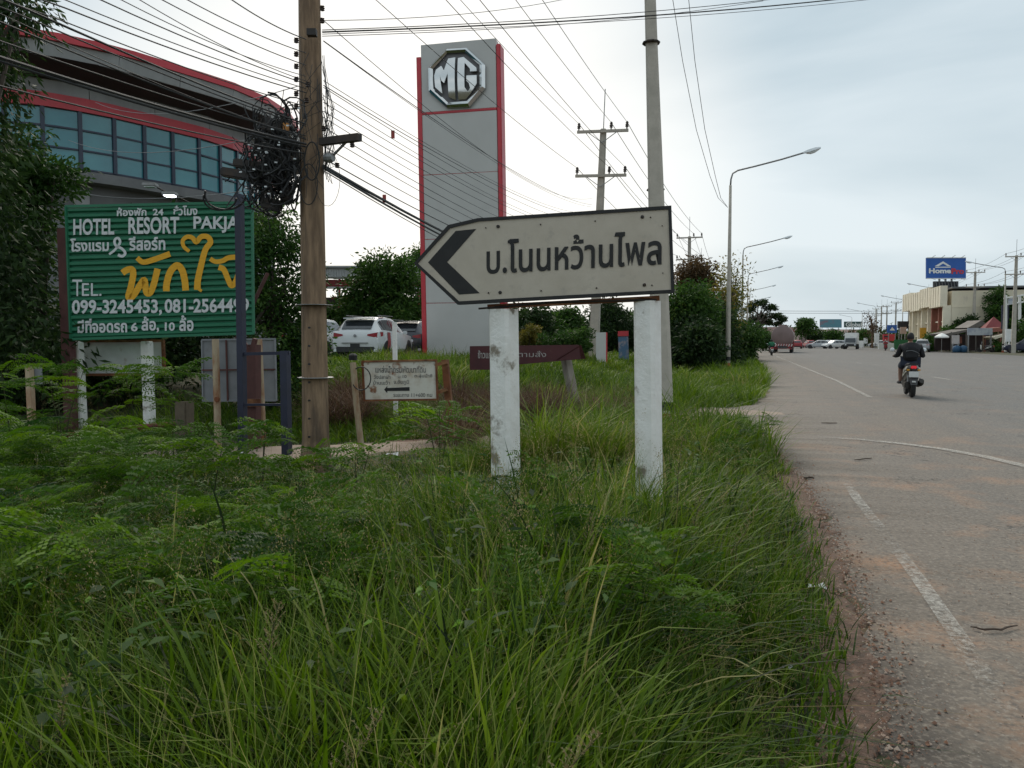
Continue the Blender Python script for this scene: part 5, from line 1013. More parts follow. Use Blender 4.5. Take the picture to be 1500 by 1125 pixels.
# ---------------------------------------------------------------- scooters and riders
mat('skin', (.22, .115, .075), (.20, .10, .065), rough=.6); mat('hair', (.010, .009, .009), rough=.7); mat('jacket_black', (.012, .012, .014), (.02, .02, .023), 6, .4, .7, .85, .3, 12); mat('jacket_red', (.10, .02, .022), rough=.8); mat('shorts_blue', (.045, .055, .085), (.035, .045, .07), 5, rough=.9); mat('shirt_green', (.02, .14, .07), rough=.85); mat('dark_cloth', (.03, .03, .035), rough=.9); mat('scooter_black', (.03, .028, .028), rough=.35); mat('scooter_white', (.55, .54, .50), rough=.3); mat('exhaust', (.05, .045, .04), rough=.5, metal=.5); mat('tail_red', (.55, .02, .03), rough=.2, emit=.35)
def scooter(label, loc, rotz, accent='scooter_white', lit=True):
    t = thing('scooter', label, 'scooter', loc, None, rotz, local=True)
    for y, r, w in ((-.62, .27, .055), (.62, .27, .045)):
        ty = MB().lathe([(r - .07, -w * .7), (r - .02, -w), (r, -w * .4), (r + .003, 0), (r, w * .4), (r - .02, w), (r - .07, w * .7)], (0, y, r), 24, 'X').build('tyre', 'tyre', t, smooth=True)
        MB().lathe([(r - .08, -.03), (r - .065, -.035), (r - .065, .035), (r - .08, .03)], (0, y, r), 20, 'X').build('rim', 'rim', ty)
        for k in range(5): MB().beam((0, y, r), (0, y + (r - .08) * math.cos(k * 1.257), r + (r - .08) * math.sin(k * 1.257)), .03, .02).build('spoke', 'rim', ty)
        MB().lathe([(.04, -.06), (.04, .06)], (0, y, r), 10, 'X').build('hub', 'exhaust', ty)
    S = lambda y, pts: [Vector((x, y, z)) for x, z in pts] + [Vector((-x, y, z)) for x, z in pts[::-1]]
    MB().loft([S(-.80, [(.03, .70), (.07, .74), (.06, .80)]), S(-.66, [(.10, .58), (.13, .70), (.10, .79)]), S(-.35, [(.13, .42), (.17, .62), (.13, .75)]), S(0, [(.14, .32), (.17, .52), (.13, .70)]), S(.12, [(.13, .26), (.15, .40), (.12, .55)])]).build('tail_body', 'scooter_black', t, smooth='auto')
    for s in (-1, 1): MB().loft([[Vector((s * x, y, z)) for x, z in p] for y, p in ((-.76, ((.085, .70), (.075, .79))), (-.5, ((.155, .60), (.135, .76))), (-.15, ((.178, .48), (.165, .66))), (.1, ((.155, .40), (.15, .50))))], closed=False, cap=False).build('side_panel', accent, t)
    MB().loft([S(-.70, [(.09, .78), (.11, .82), (.07, .85)]), S(-.4, [(.14, .74), (.15, .80), (.10, .84)]), S(.05, [(.13, .70), (.13, .75), (.08, .78)]), S(.2, [(.08, .68), (.08, .72), (.05, .74)])]).build('seat', 'dark_cloth', t, smooth='auto')
    MB().box((0, .3, .29), (.30, .42, .06)).build('footboard', 'scooter_black', t, bevel=.02)
    MB().loft([S(.42, [(.12, .30), (.20, .55), (.16, .86)]), S(.5, [(.13, .32), (.22, .56), (.17, .88)]), S(.58, [(.05, .45), (.10, .6), (.08, .85)])]).build('front_shield', accent, t, smooth='auto')
    MB().tube([(0, .62, .27), (0, .55, .6), (0, .46, .95)], .035, 8).build('fork', 'exhaust', t); MB().loft([S(.40, [(.05, .90), (.12, .96), (.08, 1.02)]), S(.52, [(.05, .88), (.11, .95), (.07, 1.0)])]).build('handlebar_cover', 'scooter_black', t)
    MB().tube([(-.34, .34, 1.0), (-.2, .42, .99), (0, .45, .97), (.2, .42, .99), (.34, .34, 1.0)], .013, 6).build('handlebar', 'exhaust', t)
    for s in (-1, 1):
        g = MB().tube([(s * .36, .33, 1.0), (s * .25, .39, .995)], .02, 8).build('grip', 'tyre', t)
        MB().tube([(s * .22, .42, 1.0), (s * .27, .43, 1.08), (s * .34, .42, 1.14)], .006, 5).build('mirror_stalk', 'exhaust', t); MB().lathe([(.015, -.015), (.05, -.01), (.055, .008), (.03, .014)], (s * .37, .42, 1.16), 12, 'Y').build('mirror', 'lens', t, smooth=True)
    MB().box((0, -.815, .745), (.13, .05, .07)).build('tail_light', 'tail_red' if lit else 'tail_lens', t, bevel=.015); MB().box((0, -.80, .60), (.05, .05, .24)).build('plate_bracket', 'scooter_black', t)
    pw = MB().box((0, -.86, .575), (.22, .01, .14)).build('number_plate', 'plate_white', t, bevel=.003); MB().prism([(-.11, -.80, .5), (.11, -.80, .5), (.07, -.93, .32), (-.07, -.93, .32)], (0, .01, .01)).build('rear_mudguard', 'scooter_black', t)
    MB().box((0, -.905, .40), (.08, .02, .035)).build('reflector', 'plate_white', t)
    for s in (-1, 1): MB().box((s * .12, -.78, .68), (.07, .05, .04)).build('indicator', 'yellow_sign', t, bevel=.01)
    MB().tube([(.10, -.1, .30), (.15, -.35, .30), (.17, -.7, .36), (.175, -.86, .42)], [.03, .06, .075, .055], 10).build('exhaust_pipe', 'exhaust', t); MB().box((.175, -.6, .42), (.02, .34, .10)).build('heat_shield', 'scooter_black', t, bevel=.008)
    MB().box((-.12, -.45, .30), (.12, .5, .18)).build('engine_case', 'exhaust', t, bevel=.03)
    for s in (-1, 1): MB().tube([(s * .10, -.62, .30), (s * .10, -.55, .62)], .025, 7).build('shock_absorber', 'steel', t)
    return t
def rider(label, loc, rotz, top, legs, bag=True, hat=None):
    J = {'pel': (0, -.10, .87), 'sp': (0, -.12, 1.05), 'ch': (0, -.06, 1.22), 'nk': (0, -.02, 1.345), 'hd': (0, .01, 1.40)}
    nodes = [(J['pel'], (.165, .12)), (J['sp'], (.14, .10)), (J['ch'], (.165, .11)), (J['nk'], .055), ((0, .0, 1.39), .052)]; edges = [(0, 1), (1, 2), (2, 3), (3, 4)]
    for s in (-1, 1):
        k = len(nodes); nodes += [((s * .20, -.04, 1.265), .062), ((s * .275, .0, 1.03), .048), ((s * .33, .27, 1.0), .034), ((s * .335, .32, 1.015), .03), ((s * .33, .36, 1.015), (.035, .018))]; edges += [(2, k), (k, k + 1), (k + 1, k + 2), (k + 2, k + 3), (k + 3, k + 4)]
        k = len(nodes); nodes += [((s * .11, -.03, .85), .095), ((s * .17, .36, .73), .066), ((s * .18, .27, .45), .052), ((s * .19, .22, .36), .036), ((s * .20, .30, .335), .036), ((s * .21, .42, .325), .026)]; edges += [(0, k), (k, k + 1), (k + 1, k + 2), (k + 2, k + 3), (k + 3, k + 4), (k + 4, k + 5)]
    me = skin(nodes, edges, 2, 0); 
    hb = bmesh.new(); hb.from_mesh(me)
    hd = bmesh.ops.create_uvsphere(hb, u_segments=18, v_segments=14, radius=1, matrix=Matrix.Translation((0, .015, 1.475)) @ Matrix.Diagonal((.076, .097, .115, 1)))
    for v in hd['verts']:
        if v.co.y > .08 and abs(v.co.x) < .02 and abs(v.co.z - 1.46) < .025: v.co.y += .022                     # nose
        if v.co.y > .07 and abs(abs(v.co.x) - .03) < .014 and abs(v.co.z - 1.485) < .012: v.co.y -= .008        # eye sockets
        if v.co.z < 1.40: v.co.x *= .82
    for s in (-1, 1):
        bmesh.ops.create_uvsphere(hb, u_segments=8, v_segments=6, radius=1, matrix=Matrix.Translation((s * .078, .01, 1.47)) @ Matrix.Diagonal((.010, .02, .032, 1)))   # ears
    tmp = MB()
    for s in (-1, 1):       # fingers curled round the grip, thumb below
        for i, (dx, L) in enumerate(((-.030, .9), (-.010, 1), (.010, .95), (.030, .8))):
            x = s * .315 + dx; tmp.tube([(x, .345, 1.025), (x, .385, 1.03), (x, .402, 1.005), (x, .385, .98), (x, .36, .977 + .01 * (1 - L))], [.0095, .009, .0085, .008, .007], 6)
        tmp.tube([(s * .285, .335, 1.01), (s * .27, .355, .99), (s * .275, .38, .975)], [.011, .010, .008], 6)
    k = [hb.verts.new(v) for v in tmp.v]
    for f in tmp.f: hb.faces.new([k[i] for i in f])
    hb.to_mesh(me); hb.free(); me.polygons.foreach_set('use_smooth', [True] * len(me.polygons))
    p = bpy.data.objects.new('person', me); COL.objects.link(p); me.materials.append(MATS['skin']); p.location = loc; p.rotation_euler = (0, 0, rotz); ORG[p.name] = Vector((0, 0, 0)); props(p, label, 'person')
    # jacket
    nj = [((0, -.12, .86), (.20, .17)), ((0, -.14, 1.05), (.19, .17)), ((0, -.09, 1.22), (.22, .19)), ((0, -.05, 1.32), (.13, .12))]; ej = [(0, 1), (1, 2), (2, 3)]
    for s in (-1, 1):
        k = len(nj); nj += [((s * .205, -.04, 1.255), .085), ((s * .275, -.005, 1.03), .07), ((s * .315, .17, 1.01), .056), ((s * .325, .22, 1.005), .05)]; ej += [(2, k), (k, k + 1), (k + 1, k + 2), (k + 2, k + 3)]
    link_mesh('jacket', skin(nj, ej, 2, 0), top, p)
    nt = [((0, -.10, .86), (.18, .13))]; et = []
    long_ = legs == 'dark_cloth'
    for s in (-1, 1):
        k = len(nt); nt += [((s * .115, -.02, .855), .115), ((s * .165, .30, .75), .088)] + ([((s * .17, .37, .71), .08), ((s * .20, .27, .45), .07), ((s * .19, .23, .38), .055)] if long_ else [((s * .17, .36, .735), .082)]); et += [(0, k)] + [(k + i, k + i + 1) for i in range(len(nt) - k - 1)]
    link_mesh('trousers' if long_ else 'shorts', skin(nt, et, 2, 0), legs, p)
    hb = bmesh.new(); bmesh.ops.create_uvsphere(hb, u_segments=18, v_segments=14, radius=1, matrix=Matrix.Translation((0, .005, 1.487)) @ Matrix.Diagonal((.086, .103, .118, 1)))
    bmesh.ops.delete(hb, geom=[v for v in hb.verts if v.co.z < 1.43 or (v.co.y > .045 and v.co.z < 1.545)], context='VERTS')
    if hat:
        for v in hb.verts: v.co = Vector((v.co.x * 1.3, v.co.y * 1.25, 1.49 + (v.co.z - 1.49) * 1.2))
    hm = bpy.data.meshes.new('hair'); hb.to_mesh(hm); hb.free(); hm.polygons.foreach_set('use_smooth', [True] * len(hm.polygons)); link_mesh('helmet' if hat else 'hair', hm, hat or 'hair', p)
    for s in (-1, 1):
        MB().loft([[Vector((s * .205 + x, y, z)) for x, z in ((-.045, .295), (.045, .295), (.04, zt), (-.04, zt))] for y, zt in ((.15, .33), (.25, .37), (.38, .35), (.47, .32))]).build('shoe', 'dark_cloth', p, bevel=.01)
    if bag:
        MB().loft([[Vector((x, y, z)) for x, z in ((-.15, .95), (.15, .95), (.175, 1.1), (.12, 1.22), (-.12, 1.22), (-.175, 1.1))] for y in (-.25, -.285, -.33)]).build('shoulder_bag', 'jacket_black', p, bevel=.03)
        pts = [(-.13 + .05 * i, -.342, 1.10 + .045 * math.sin(math.pi * i / 6) + (.01 * (6 - i) - .03)) for i in range(7)]; MB().tube(pts, .006, 5).build('bag_piping', 'grey_board', p); MB().box((.0, -.20, 1.235), (.10, .02, .008)).build('collar_tag', 'grey_board', p)
        MB().loft([[Vector((x * w, y, z)) for x, y in ((-1, -.15), (-.6, -.195 + (z - 1.27) * 1.1), (.6, -.195 + (z - 1.27) * 1.1), (1, -.15 + (z - 1.27) * .8))] for w, z in ((.12, 1.27), (.09, 1.32), (.07, 1.345))], closed=False, cap=False).build('collar_yoke', 'jacket_red', p)
    return p
SL = K(1331.5, 20.0, .022)
scooter('dark and cream scooter with lit red tail light and white plate on the road', SL, rad(-4)); rider('bareheaded rider in black jacket and shorts with a black bag on the back', SL, rad(-4), 'jacket_black', 'shorts_blue')
S2 = K(1130, 78, .006); scooter('dark red scooter beyond the grass corner, just before the tanker', S2, rad(3), 'car_red'); rider('rider in green shirt on the scooter near the tanker', S2, rad(3), 'shirt_green', 'dark_cloth', False, 'hair')
S3 = K(1297, 118, .006); scooter('small red scooter coming the other way by the low white wall', S3, rad(175), 'car_red'); rider('rider in pale helmet coming the other way by the low white wall', S3, rad(175), 'car_red', 'dark_cloth', False, 'white_plain')
S4 = K(1444, 93, .1); scooter('parked white and dark motorcycle leaning in front of the stalls', S4, rad(-75)).rotation_euler = (rad(0), rad(-8), rad(75))

# ---------------------------------------------------------------- small litter on the shoulder
def bit(name, px, py, pts, m, lab, cat, r):
    q = [G(a, b) + Vector((0, 0, .016)) for a, b in pts]; rr_ = random.Random(len(lab)); P_ = []
    for a, b in zip(q[:-1], q[1:]): P_ += [a.lerp(b, k / 3) + Vector((rr_.uniform(-1, 1), rr_.uniform(-1, 1), rr_.uniform(0, .8))) * .007 for k in range(3)]
    P_.append(q[-1]); o = MB().tube(P_, [r * (.35 + .65 * math.sin(math.pi * (k + 1) / (len(P_) + 1))) for k in range(len(P_))], 5).build(name, m, None, loc=P_[0], label=lab); props(o, cat=cat)
mat('twig', (.06, .04, .028), rough=.9); mat('paper', (.6, .6, .58), rough=.8)
bit('twig', 0, 0, [(1424, 924), (1440, 928), (1465, 927), (1490, 921)], 'twig', 'long bent dark twig on the asphalt beside the worn line', 'twig', .006)
bit('twig', 0, 0, [(1252, 676), (1264, 675), (1277, 673)], 'twig', 'short twig on the shoulder beyond the worn line', 'twig', .008); bit('twig', 0, 0, [(1203, 621), (1215, 621.5), (1226, 621)], 'twig', 'dark stick on the shoulder near the curved white line', 'twig', .009); bit('twig', 0, 0, [(1178, 703), (1186, 702), (1192, 703)], 'twig', 'small dark scrap near the grass edge', 'twig', .012)
bit('twig', 0, 0, [(1190, 962), (1215, 973), (1243, 979)], 'twig', 'thin stick lying on the bare laterite edge', 'twig', .004)
for (x, y), s_, lab in (((1197, 869), .05, 'white scrap of litter lying flat at the grass edge'), ((1153, 990), .03, 'small white scrap caught in roadside grass'), ((575, 671), .08, 'white litter at the foot of the small rusty sign'), ((345, 672), .10, 'pale litter on the earth track by the navy frame')):
    c = G(x, y) + Vector((0, 0, .03)); o = MB().add([c + Vector((a * s_, b * s_, cz * s_)) for a, b, cz in ((-1, -.4, .1), (0, -.7, .4), (1, -.2, 0), (.7, .6, .5), (-.3, .5, .1), (-.9, .3, .35))], [(0, 1, 4), (1, 2, 3), (1, 3, 4), (0, 4, 5)]).build('litter', 'paper', None, loc=c, label=lab); props(o, cat='litter')
# ---------------------------------------------------------------- vegetation
leafmat('grass_blades', [(0, (.010, .022, .004)), (.3, (.026, .058, .007)), (.6, (.078, .138, .014)), (.88, (.155, .222, .032)), (1, (.34, .30, .13))], .35, .45)
leafmat('fern_leaves', [(0, (.014, .042, .008)), (.5, (.056, .120, .013)), (.85, (.125, .215, .022)), (1, (.18, .28, .03))], .35)
leafmat('tree_leaves', [(0, (.010, .020, .008)), (.5, (.022, .044, .014)), (.9, (.045, .080, .022)), (1, (.09, .13, .03))], .22)
leafmat('bush_leaves', [(0, (.014, .034, .010)), (.5, (.038, .084, .018)), (.9, (.080, .145, .030)), (1, (.13, .17, .04))], .3)
leafmat('russet_leaves', [(0, (.035, .030, .014)), (.5, (.085, .052, .026)), (1, (.15, .095, .04))], .25)
leafmat('yellow_leaves', [(0, (.05, .065, .015)), (.5, (.14, .13, .03)), (1, (.25, .17, .04))], .3)
leafmat('vine_leaves', [(0, (.05, .12, .02)), (.5, (.11, .23, .04)), (1, (.20, .32, .07))], .35)
leafmat('dry_weeds', [(0, (.030, .020, .014)), (.4, (.080, .048, .034)), (.75, (.15, .095, .06)), (1, (.26, .19, .12))], .2, .8)
leafmat('seed_heads', [(0, (.16, .12, .05)), (.6, (.30, .24, .12)), (1, (.42, .36, .22))], .3, .8)
mat('bark', (.085, .065, .05), (.05, .04, .03), 6, .4, .7, .95, .5, 25); mat('green_stem', (.045, .06, .02), (.07, .05, .025), 6, .4, .7, .9)
def unit(a): return a / np.maximum(np.linalg.norm(a, axis=-1, keepdims=True), 1e-9)
def leaf_quads(P0, A, Wd, L, W, fold=.25):
    """diamond leaves: base P0, axis A, width dir Wd, lengths L, widths W"""
    n = len(P0); A = unit(A); Wd = unit(Wd - A * (A * Wd).sum(-1, keepdims=True)); Nn = np.cross(A, Wd); L = L[:, None]; W = W[:, None]
    V = np.stack([P0, P0 + A * L * .45 + Wd * W * .5 + Nn * W * fold, P0 + A * L, P0 + A * L * .45 - Wd * W * .5 + Nn * W * fold], 1)
    k = np.arange(n)[:, None] * 4
    return V.reshape(-1, 3), k + np.array([[0, 1, 2, 3]])
def bough_mesh(name, cl, sig, nleaf, L, W, m, parent, droop=.5, seed=0, kind=None, label=None, flat=1.0):
    """leaves gathered round clump centres cl (k,3)"""
    r = np.random.default_rng(seed); k = len(cl); ci = r.integers(0, k, nleaf)
    off = np.clip(r.normal(0, 1, (nleaf, 3)), -1.7, 1.7) * sig * np.array([1, 1, .7 * flat]); P0 = cl[ci] + off
    A = unit(off) + r.normal(0, .6, (nleaf, 3)); A[:, 2] -= droop; Wd = r.normal(0, 1, (nleaf, 3))
    V, F = leaf_quads(P0, A, Wd, L * r.uniform(.6, 1.3, nleaf), W * r.uniform(.7, 1.25, nleaf))
    tint = np.clip(r.random(k)[ci] * .55 + r.random(nleaf) * .45, 0, 1)
    return np_mesh(name, V, [F], np.repeat(tint, 4), m, parent, label, kind)
def clumps_in(blobs, per, seed, hollow=.55):
    r = np.random.default_rng(seed); out = []
    for (c, rx) in blobs:
        n = max(3, int(per * (rx[0] * rx[1] * rx[2]) ** (1 / 3) * 1.0)); d = unit(r.normal(0, 1, (n, 3))); q = r.uniform(hollow, 1, (n, 1)) ** .7; out.append(np.array(c) + d * q * np.array(rx))
    return np.concatenate(out)
def tree_px(name, label, cat, box, d, m, nleaf, L, base_px=None, trunk=.12, seed=1, group=None, nb=9, sig=None, thick=None, base_y=None, W=None, droop=.4, per=14, hollow=.5, mtrunk='bark', shapes=None, bare=0):
    """a tree whose crown fills the pixel box (x0,y0,x1,y1) at distance d"""
    r = random.Random(seed); x0, y0, x1, y1 = box; cx = (x0 + x1) / 2 if base_px is None else base_px
    g = K(cx, d, 0); g.z = float(gz(g.x, g.y)) ; t = thing(name, label, cat, g, group)
    w = (x1 - x0) / F_PX * d / 2; zt, zb = Zof(y0, d), max(Zof(y1, d), g.z - .1); h = (zt - zb) / 2; dp = thick or min(w, h * 1.3, 4)
    cen = K((x0 + x1) / 2, d, (zt + zb) / 2); blobs = []
    if shapes:
        for bx_, by_, brx, bry in shapes:
            c = P(bx_, by_, d + r.uniform(-.3, .3) * dp); blobs.append((tuple(c), (brx / F_PX * d, min(brx / F_PX * d, dp), bry / F_PX * d)))
    else:
        for i in range(nb):
            a = r.uniform(0, 6.28); q = r.uniform(.25, .72) if i else 0; f = r.uniform(.34, .55)
            c = cen + CR * (w * q * math.cos(a)) + UP * (h * q * math.sin(a)) + FH * r.uniform(-.4, .4) * dp
            blobs.append((tuple(c), (w * f, dp * f * 1.1, h * f)))
    cl = clumps_in(blobs, per, seed, hollow); sg = sig or .16 * (w * h) ** .5
    lf = bough_mesh('foliage', cl, sg, nleaf, L, W or L * .42, m, t, droop, seed)
    ys = sorted(blobs, key=lambda b: -b[0][2]); top = Vector(cen) + UP * h * .35; q = MB()
    bend = [g - UP * .2, g.lerp(top, .33) + CR * r.uniform(-.1, .1) * w, g.lerp(top, .66) + CR * r.uniform(-.1, .1) * w, top]
    q.tube(bend, [trunk, trunk * .8, trunk * .55, trunk * .25], 8); tr = q.build('trunk', mtrunk, t, smooth=True)
    q = MB(); sel = r.sample(range(len(cl)), min(len(cl), 16 + bare))
    for i in sel:
        f = r.uniform(.35, .9); s = g.lerp(top, f); e_ = Vector(cl[i]); mid = s.lerp(e_, .5) + UP * .08 * (e_ - s).length; q.tube([s, mid, e_], [trunk * .38, trunk * .22, trunk * .07], 5)
    q.build('branches', mtrunk, t, smooth=True); return t
# dense trees behind the hotel board and over the left of the view
tree_px('dark_tree', 'tall dark broad-leaved tree overhanging the showroom beside the green board', 'tree', (-230, -60, 88, 560), 12.5, 'tree_leaves', 14000, .16, base_px=-40, trunk=.22, seed=3, nb=14, sig=.28, per=24, thick=2.6, W=.05, droop=.9,
        shapes=[(-120, 60, 130, 110), (0, 6, 40, 18), (36, 22, 16, 8), (-40, 100, 40, 50), (-24, 180, 30, 36), (-80, 240, 80, 80), (-30, 300, 44, 60), (-50, 380, 110, 80), (-10, 430, 60, 64), (-30, 520, 130, 60)])
tree_px('dark_tree', 'bushy green tree rising behind the upper corner of the green board', 'tree', (-60, 200, 190, 600), 15, 'bush_leaves', 15000, .13, base_px=60, trunk=.16, seed=4, sig=.22, per=20, thick=1.6,
        shapes=[(34, 232, 34, 28), (10, 275, 50, 40), (62, 268, 26, 20), (86, 262, 14, 8), (20, 340, 56, 60), (10, 420, 60, 70), (20, 470, 50, 60), (20, 540, 70, 60)])
tree_px('dark_tree', 'gloomy tree mass directly behind the green board', 'tree', (90, 300, 340, 640), 16.5, 'tree_leaves', 12000, .15, base_px=200, trunk=.18, seed=5, sig=.34, per=22, thick=2, nb=12)
tree_px('dark_tree', 'dark small-leaved tree between the green board and the brown pole', 'tree', (345, 300, 455, 600), 14.6, 'bush_leaves', 16000, .10, base_px=400, trunk=.12, seed=6, sig=.20, per=26, thick=1.2,
        shapes=[(398, 335, 26, 34), (400, 380, 40, 44), (395, 440, 50, 50), (410, 500, 46, 50), (390, 560, 60, 44), (428, 420, 24, 50), (440, 520, 30, 50), (360, 400, 22, 60)])
tree_px('dark_tree', 'dark undergrowth tree under the blank boards', 'tree', (-150, 470, 320, 640), 15.2, 'tree_leaves', 9000, .15, base_px=120, trunk=.1, seed=7, sig=.3, per=24, thick=1.5, nb=12)
tree_px('round_tree', 'round green tree behind the parked white car', 'tree', (505, 374, 622, 520), 41, 'bush_leaves', 17000, .26, base_px=565, trunk=.2, seed=8, sig=.42, thick=2.4,
        shapes=[(560, 398, 26, 20), (580, 410, 34, 26), (545, 425, 34, 30), (590, 440, 34, 34), (560, 460, 44, 34), (530, 455, 28, 30), (600, 480, 30, 30), (520, 490, 34, 24), (575, 500, 40, 20)])
tree_px('bush', 'low bush between the brown pole and the parked white car', 'bush', (470, 445, 530, 530), 40, 'bush_leaves', 5000, .22, seed=9, trunk=.08)
tree_px('round_tree', 'bright-topped tree peeping over the shed behind the arrow point', 'tree', (592, 362, 640, 430), 60, 'bush_leaves', 5000, .3, seed=10, trunk=.2, thick=2.5)
GB = 'dark trees beyond the arrow sign'
for i, (x0, y0, x1, y1, d, m, lab) in enumerate(((742, 440, 815, 530, 46, 'tree_leaves', 'dark tree beside the grey pylon, seen under the arrow sign'), (800, 446, 872, 528, 52, 'bush_leaves', 'dense green tree in the middle under the arrow sign'), (862, 440, 945, 528, 50, 'tree_leaves', 'dark tree behind leaning power pole under the arrow sign'), (905, 446, 985, 530, 56, 'bush_leaves', 'dark green tree framed by the second white post'))):
    tree_px('dark_tree', lab, 'tree', (x0, y0, x1, y1), d, m, 8000, .28, seed=20 + i, trunk=.15, thick=3, group=GB, nb=8)
tree_px('flowering_bush', 'yellow-flowering bush beside the first white post', 'bush', (752, 478, 796, 508), 36, 'yellow_leaves', 2600, .13, seed=31, trunk=.05, thick=1)
tree_px('bush', 'clipped low bush behind the maroon board', 'bush', (790, 480, 868, 520), 34, 'bush_leaves', 5000, .14, seed=32, trunk=.05, thick=1.2)
tree_px('russet_tree', 'tree with russet leaves behind the second power pole', 'tree', (985, 386, 1042, 450), 66, 'russet_leaves', 5200, .36, seed=33, trunk=.2, thick=2.5, sig=.55)
BG = 'dense verge bushes beyond the tall grey pole'
for i, (x0, y0, x1, y1, d, m, lab, n) in enumerate(((980, 424, 1040, 545, 40, 'bush_leaves', 'tallest dense green bush just past the tall grey pole', 15000), (1020, 440, 1072, 545, 46, 'tree_leaves', 'dark rounded bush next to the nearest street lamp', 11000), (982, 472, 1036, 550, 37, 'tree_leaves', 'low dark bush at the back of the mown verge', 11000), (1048, 415, 1082, 530, 62, 'bush_leaves', 'slender green bush between two street lamps', 7000), (1060, 468, 1100, 532, 75, 'tree_leaves', 'dark bush beyond the second street lamp', 6000), (1078, 480, 1106, 522, 58, 'bush_leaves', 'light green bush at the road edge', 5000))):
    tree_px('verge_bush', lab, 'bush', (x0, y0, x1, y1), d, m, n, .24, seed=40 + i, trunk=.1, thick=2.5, group=BG, nb=10, sig=.4)
tree_px('thin_tree', 'sparse yellow-leaved sapling around the second street lamp', 'tree', (1048, 372, 1108, 470), 60, 'yellow_leaves', 1000, .24, base_px=1062, seed=51, trunk=.12, nb=9, sig=.5, per=10, hollow=.3, thick=2)
tree_px('thin_tree', 'slender green-gold tree just before the sapling', 'tree', (1042, 405, 1078, 520), 56, 'yellow_leaves', 1100, .26, base_px=1058, seed=52, trunk=.1, nb=8, sig=.5, per=10)
tree_px('rain_tree', 'dark spreading flat-topped rain tree above the tanker', 'tree', (1082, 440, 1150, 486), 128, 'tree_leaves', 5200, .4, base_px=1098, seed=53, trunk=.4, thick=6, sig=.2, per=16,
        shapes=[(1112, 444, 15, 3), (1098, 454, 8, 3), (1127, 450, 9, 3), (1130, 461, 15, 3.2), (1108, 466, 14, 2.8), (1144, 467, 8, 3), (1092, 472, 9, 2), (1126, 471, 9, 2), (1138, 474, 6, 2)])
for i, (box, d, m, lab, n) in enumerate((((1104, 478, 1132, 510), 115, 'bush_leaves', 'dark roadside bushes behind the green-shirted rider', 4000), ((1166, 467, 1194, 492), 170, 'bush_leaves', 'lone tree with open crown beyond the tanker', 2600), ((1180, 484, 1206, 508), 190, 'tree_leaves', 'low trees beyond the reddish truck', 3000), ((1205, 486, 1238, 508), 240, 'bush_leaves', 'far trees below the landscape billboard', 3000), ((1254, 483, 1282, 506), 210, 'bush_leaves', 'palmy green trees beyond the white truck', 3000), ((1280, 492, 1300, 508), 230, 'tree_leaves', 'low dark shrubs by faded white board', 1500), ((1382, 478, 1408, 510), 108, 'bush_leaves', 'rounded shrub at the foot of the cream building', 5000), ((1406, 464, 1432, 500), 108, 'tree_leaves', 'dark tree against the blank cream wall', 5000), ((1446, 422, 1500, 500), 106, 'bush_leaves', 'tall irregular tree at the end of the cream wall', 8000), ((1478, 462, 1520, 514), 92, 'bush_leaves', 'bright green bush by the white gateway', 6000), ((1357, 490, 1374, 512), 108, 'bush_leaves', 'small bush behind the market umbrella', 2500), ((1312, 486, 1346, 506), 145, 'bush_leaves', 'leafy hedge behind the netting fence', 3500), ((1462, 505, 1482, 518), 96, 'bush_leaves', 'low shrub at the foot of the shop-side lamp', 2000))):
    tree_px('roadside_tree' if box[3] - box[1] > 20 else 'bush', lab, 'tree', box, d, m, n, .0032 * d + .05, seed=60 + i, trunk=.15, thick=3, sig=.011 * d ** .7 * 1.2, group='trees and shrubs far along the road')
tree_px('bare_tree', 'nearly leafless pale tree among the far power poles', 'tree', (1264, 448, 1290, 508), 165, 'dry_weeds', 700, .4, base_px=1278, seed=81, trunk=.2, nb=7, mtrunk='old_concrete', bare=24)
# dark belts closing the horizon on both sides
def belt(px0, px1, d, ytop, n, L, m, lab, seed):
    r = np.random.default_rng(seed); px = r.uniform(px0, px1, 160); cl = np.array([tuple(K(a, d + r.uniform(-4, 4), max(.4, Zof(ytop + r.uniform(0, 12), d) * r.uniform(.25, 1)))) for a in px]); bough_mesh('far_tree_belt', cl, .028 * d ** .8 + .3, n, L, L * .5, m, None, .3, seed, 'stuff', lab)
belt(1090, 1300, 360, 492, 6000, 1.6, 'tree_leaves', 'distant dark tree line at the end of the road', 90); belt(600, 1000, 75, 470, 16000, .5, 'tree_leaves', 'dark wooded belt behind the trees beyond the arrow sign', 91); belt(-500, 480, 60, 470, 12000, .5, 'tree_leaves', 'dark wooded belt behind the showroom', 92)
belt(1300, 1700, 175, 485, 8000, .9, 'tree_leaves', 'distant tree line behind the shops', 93)

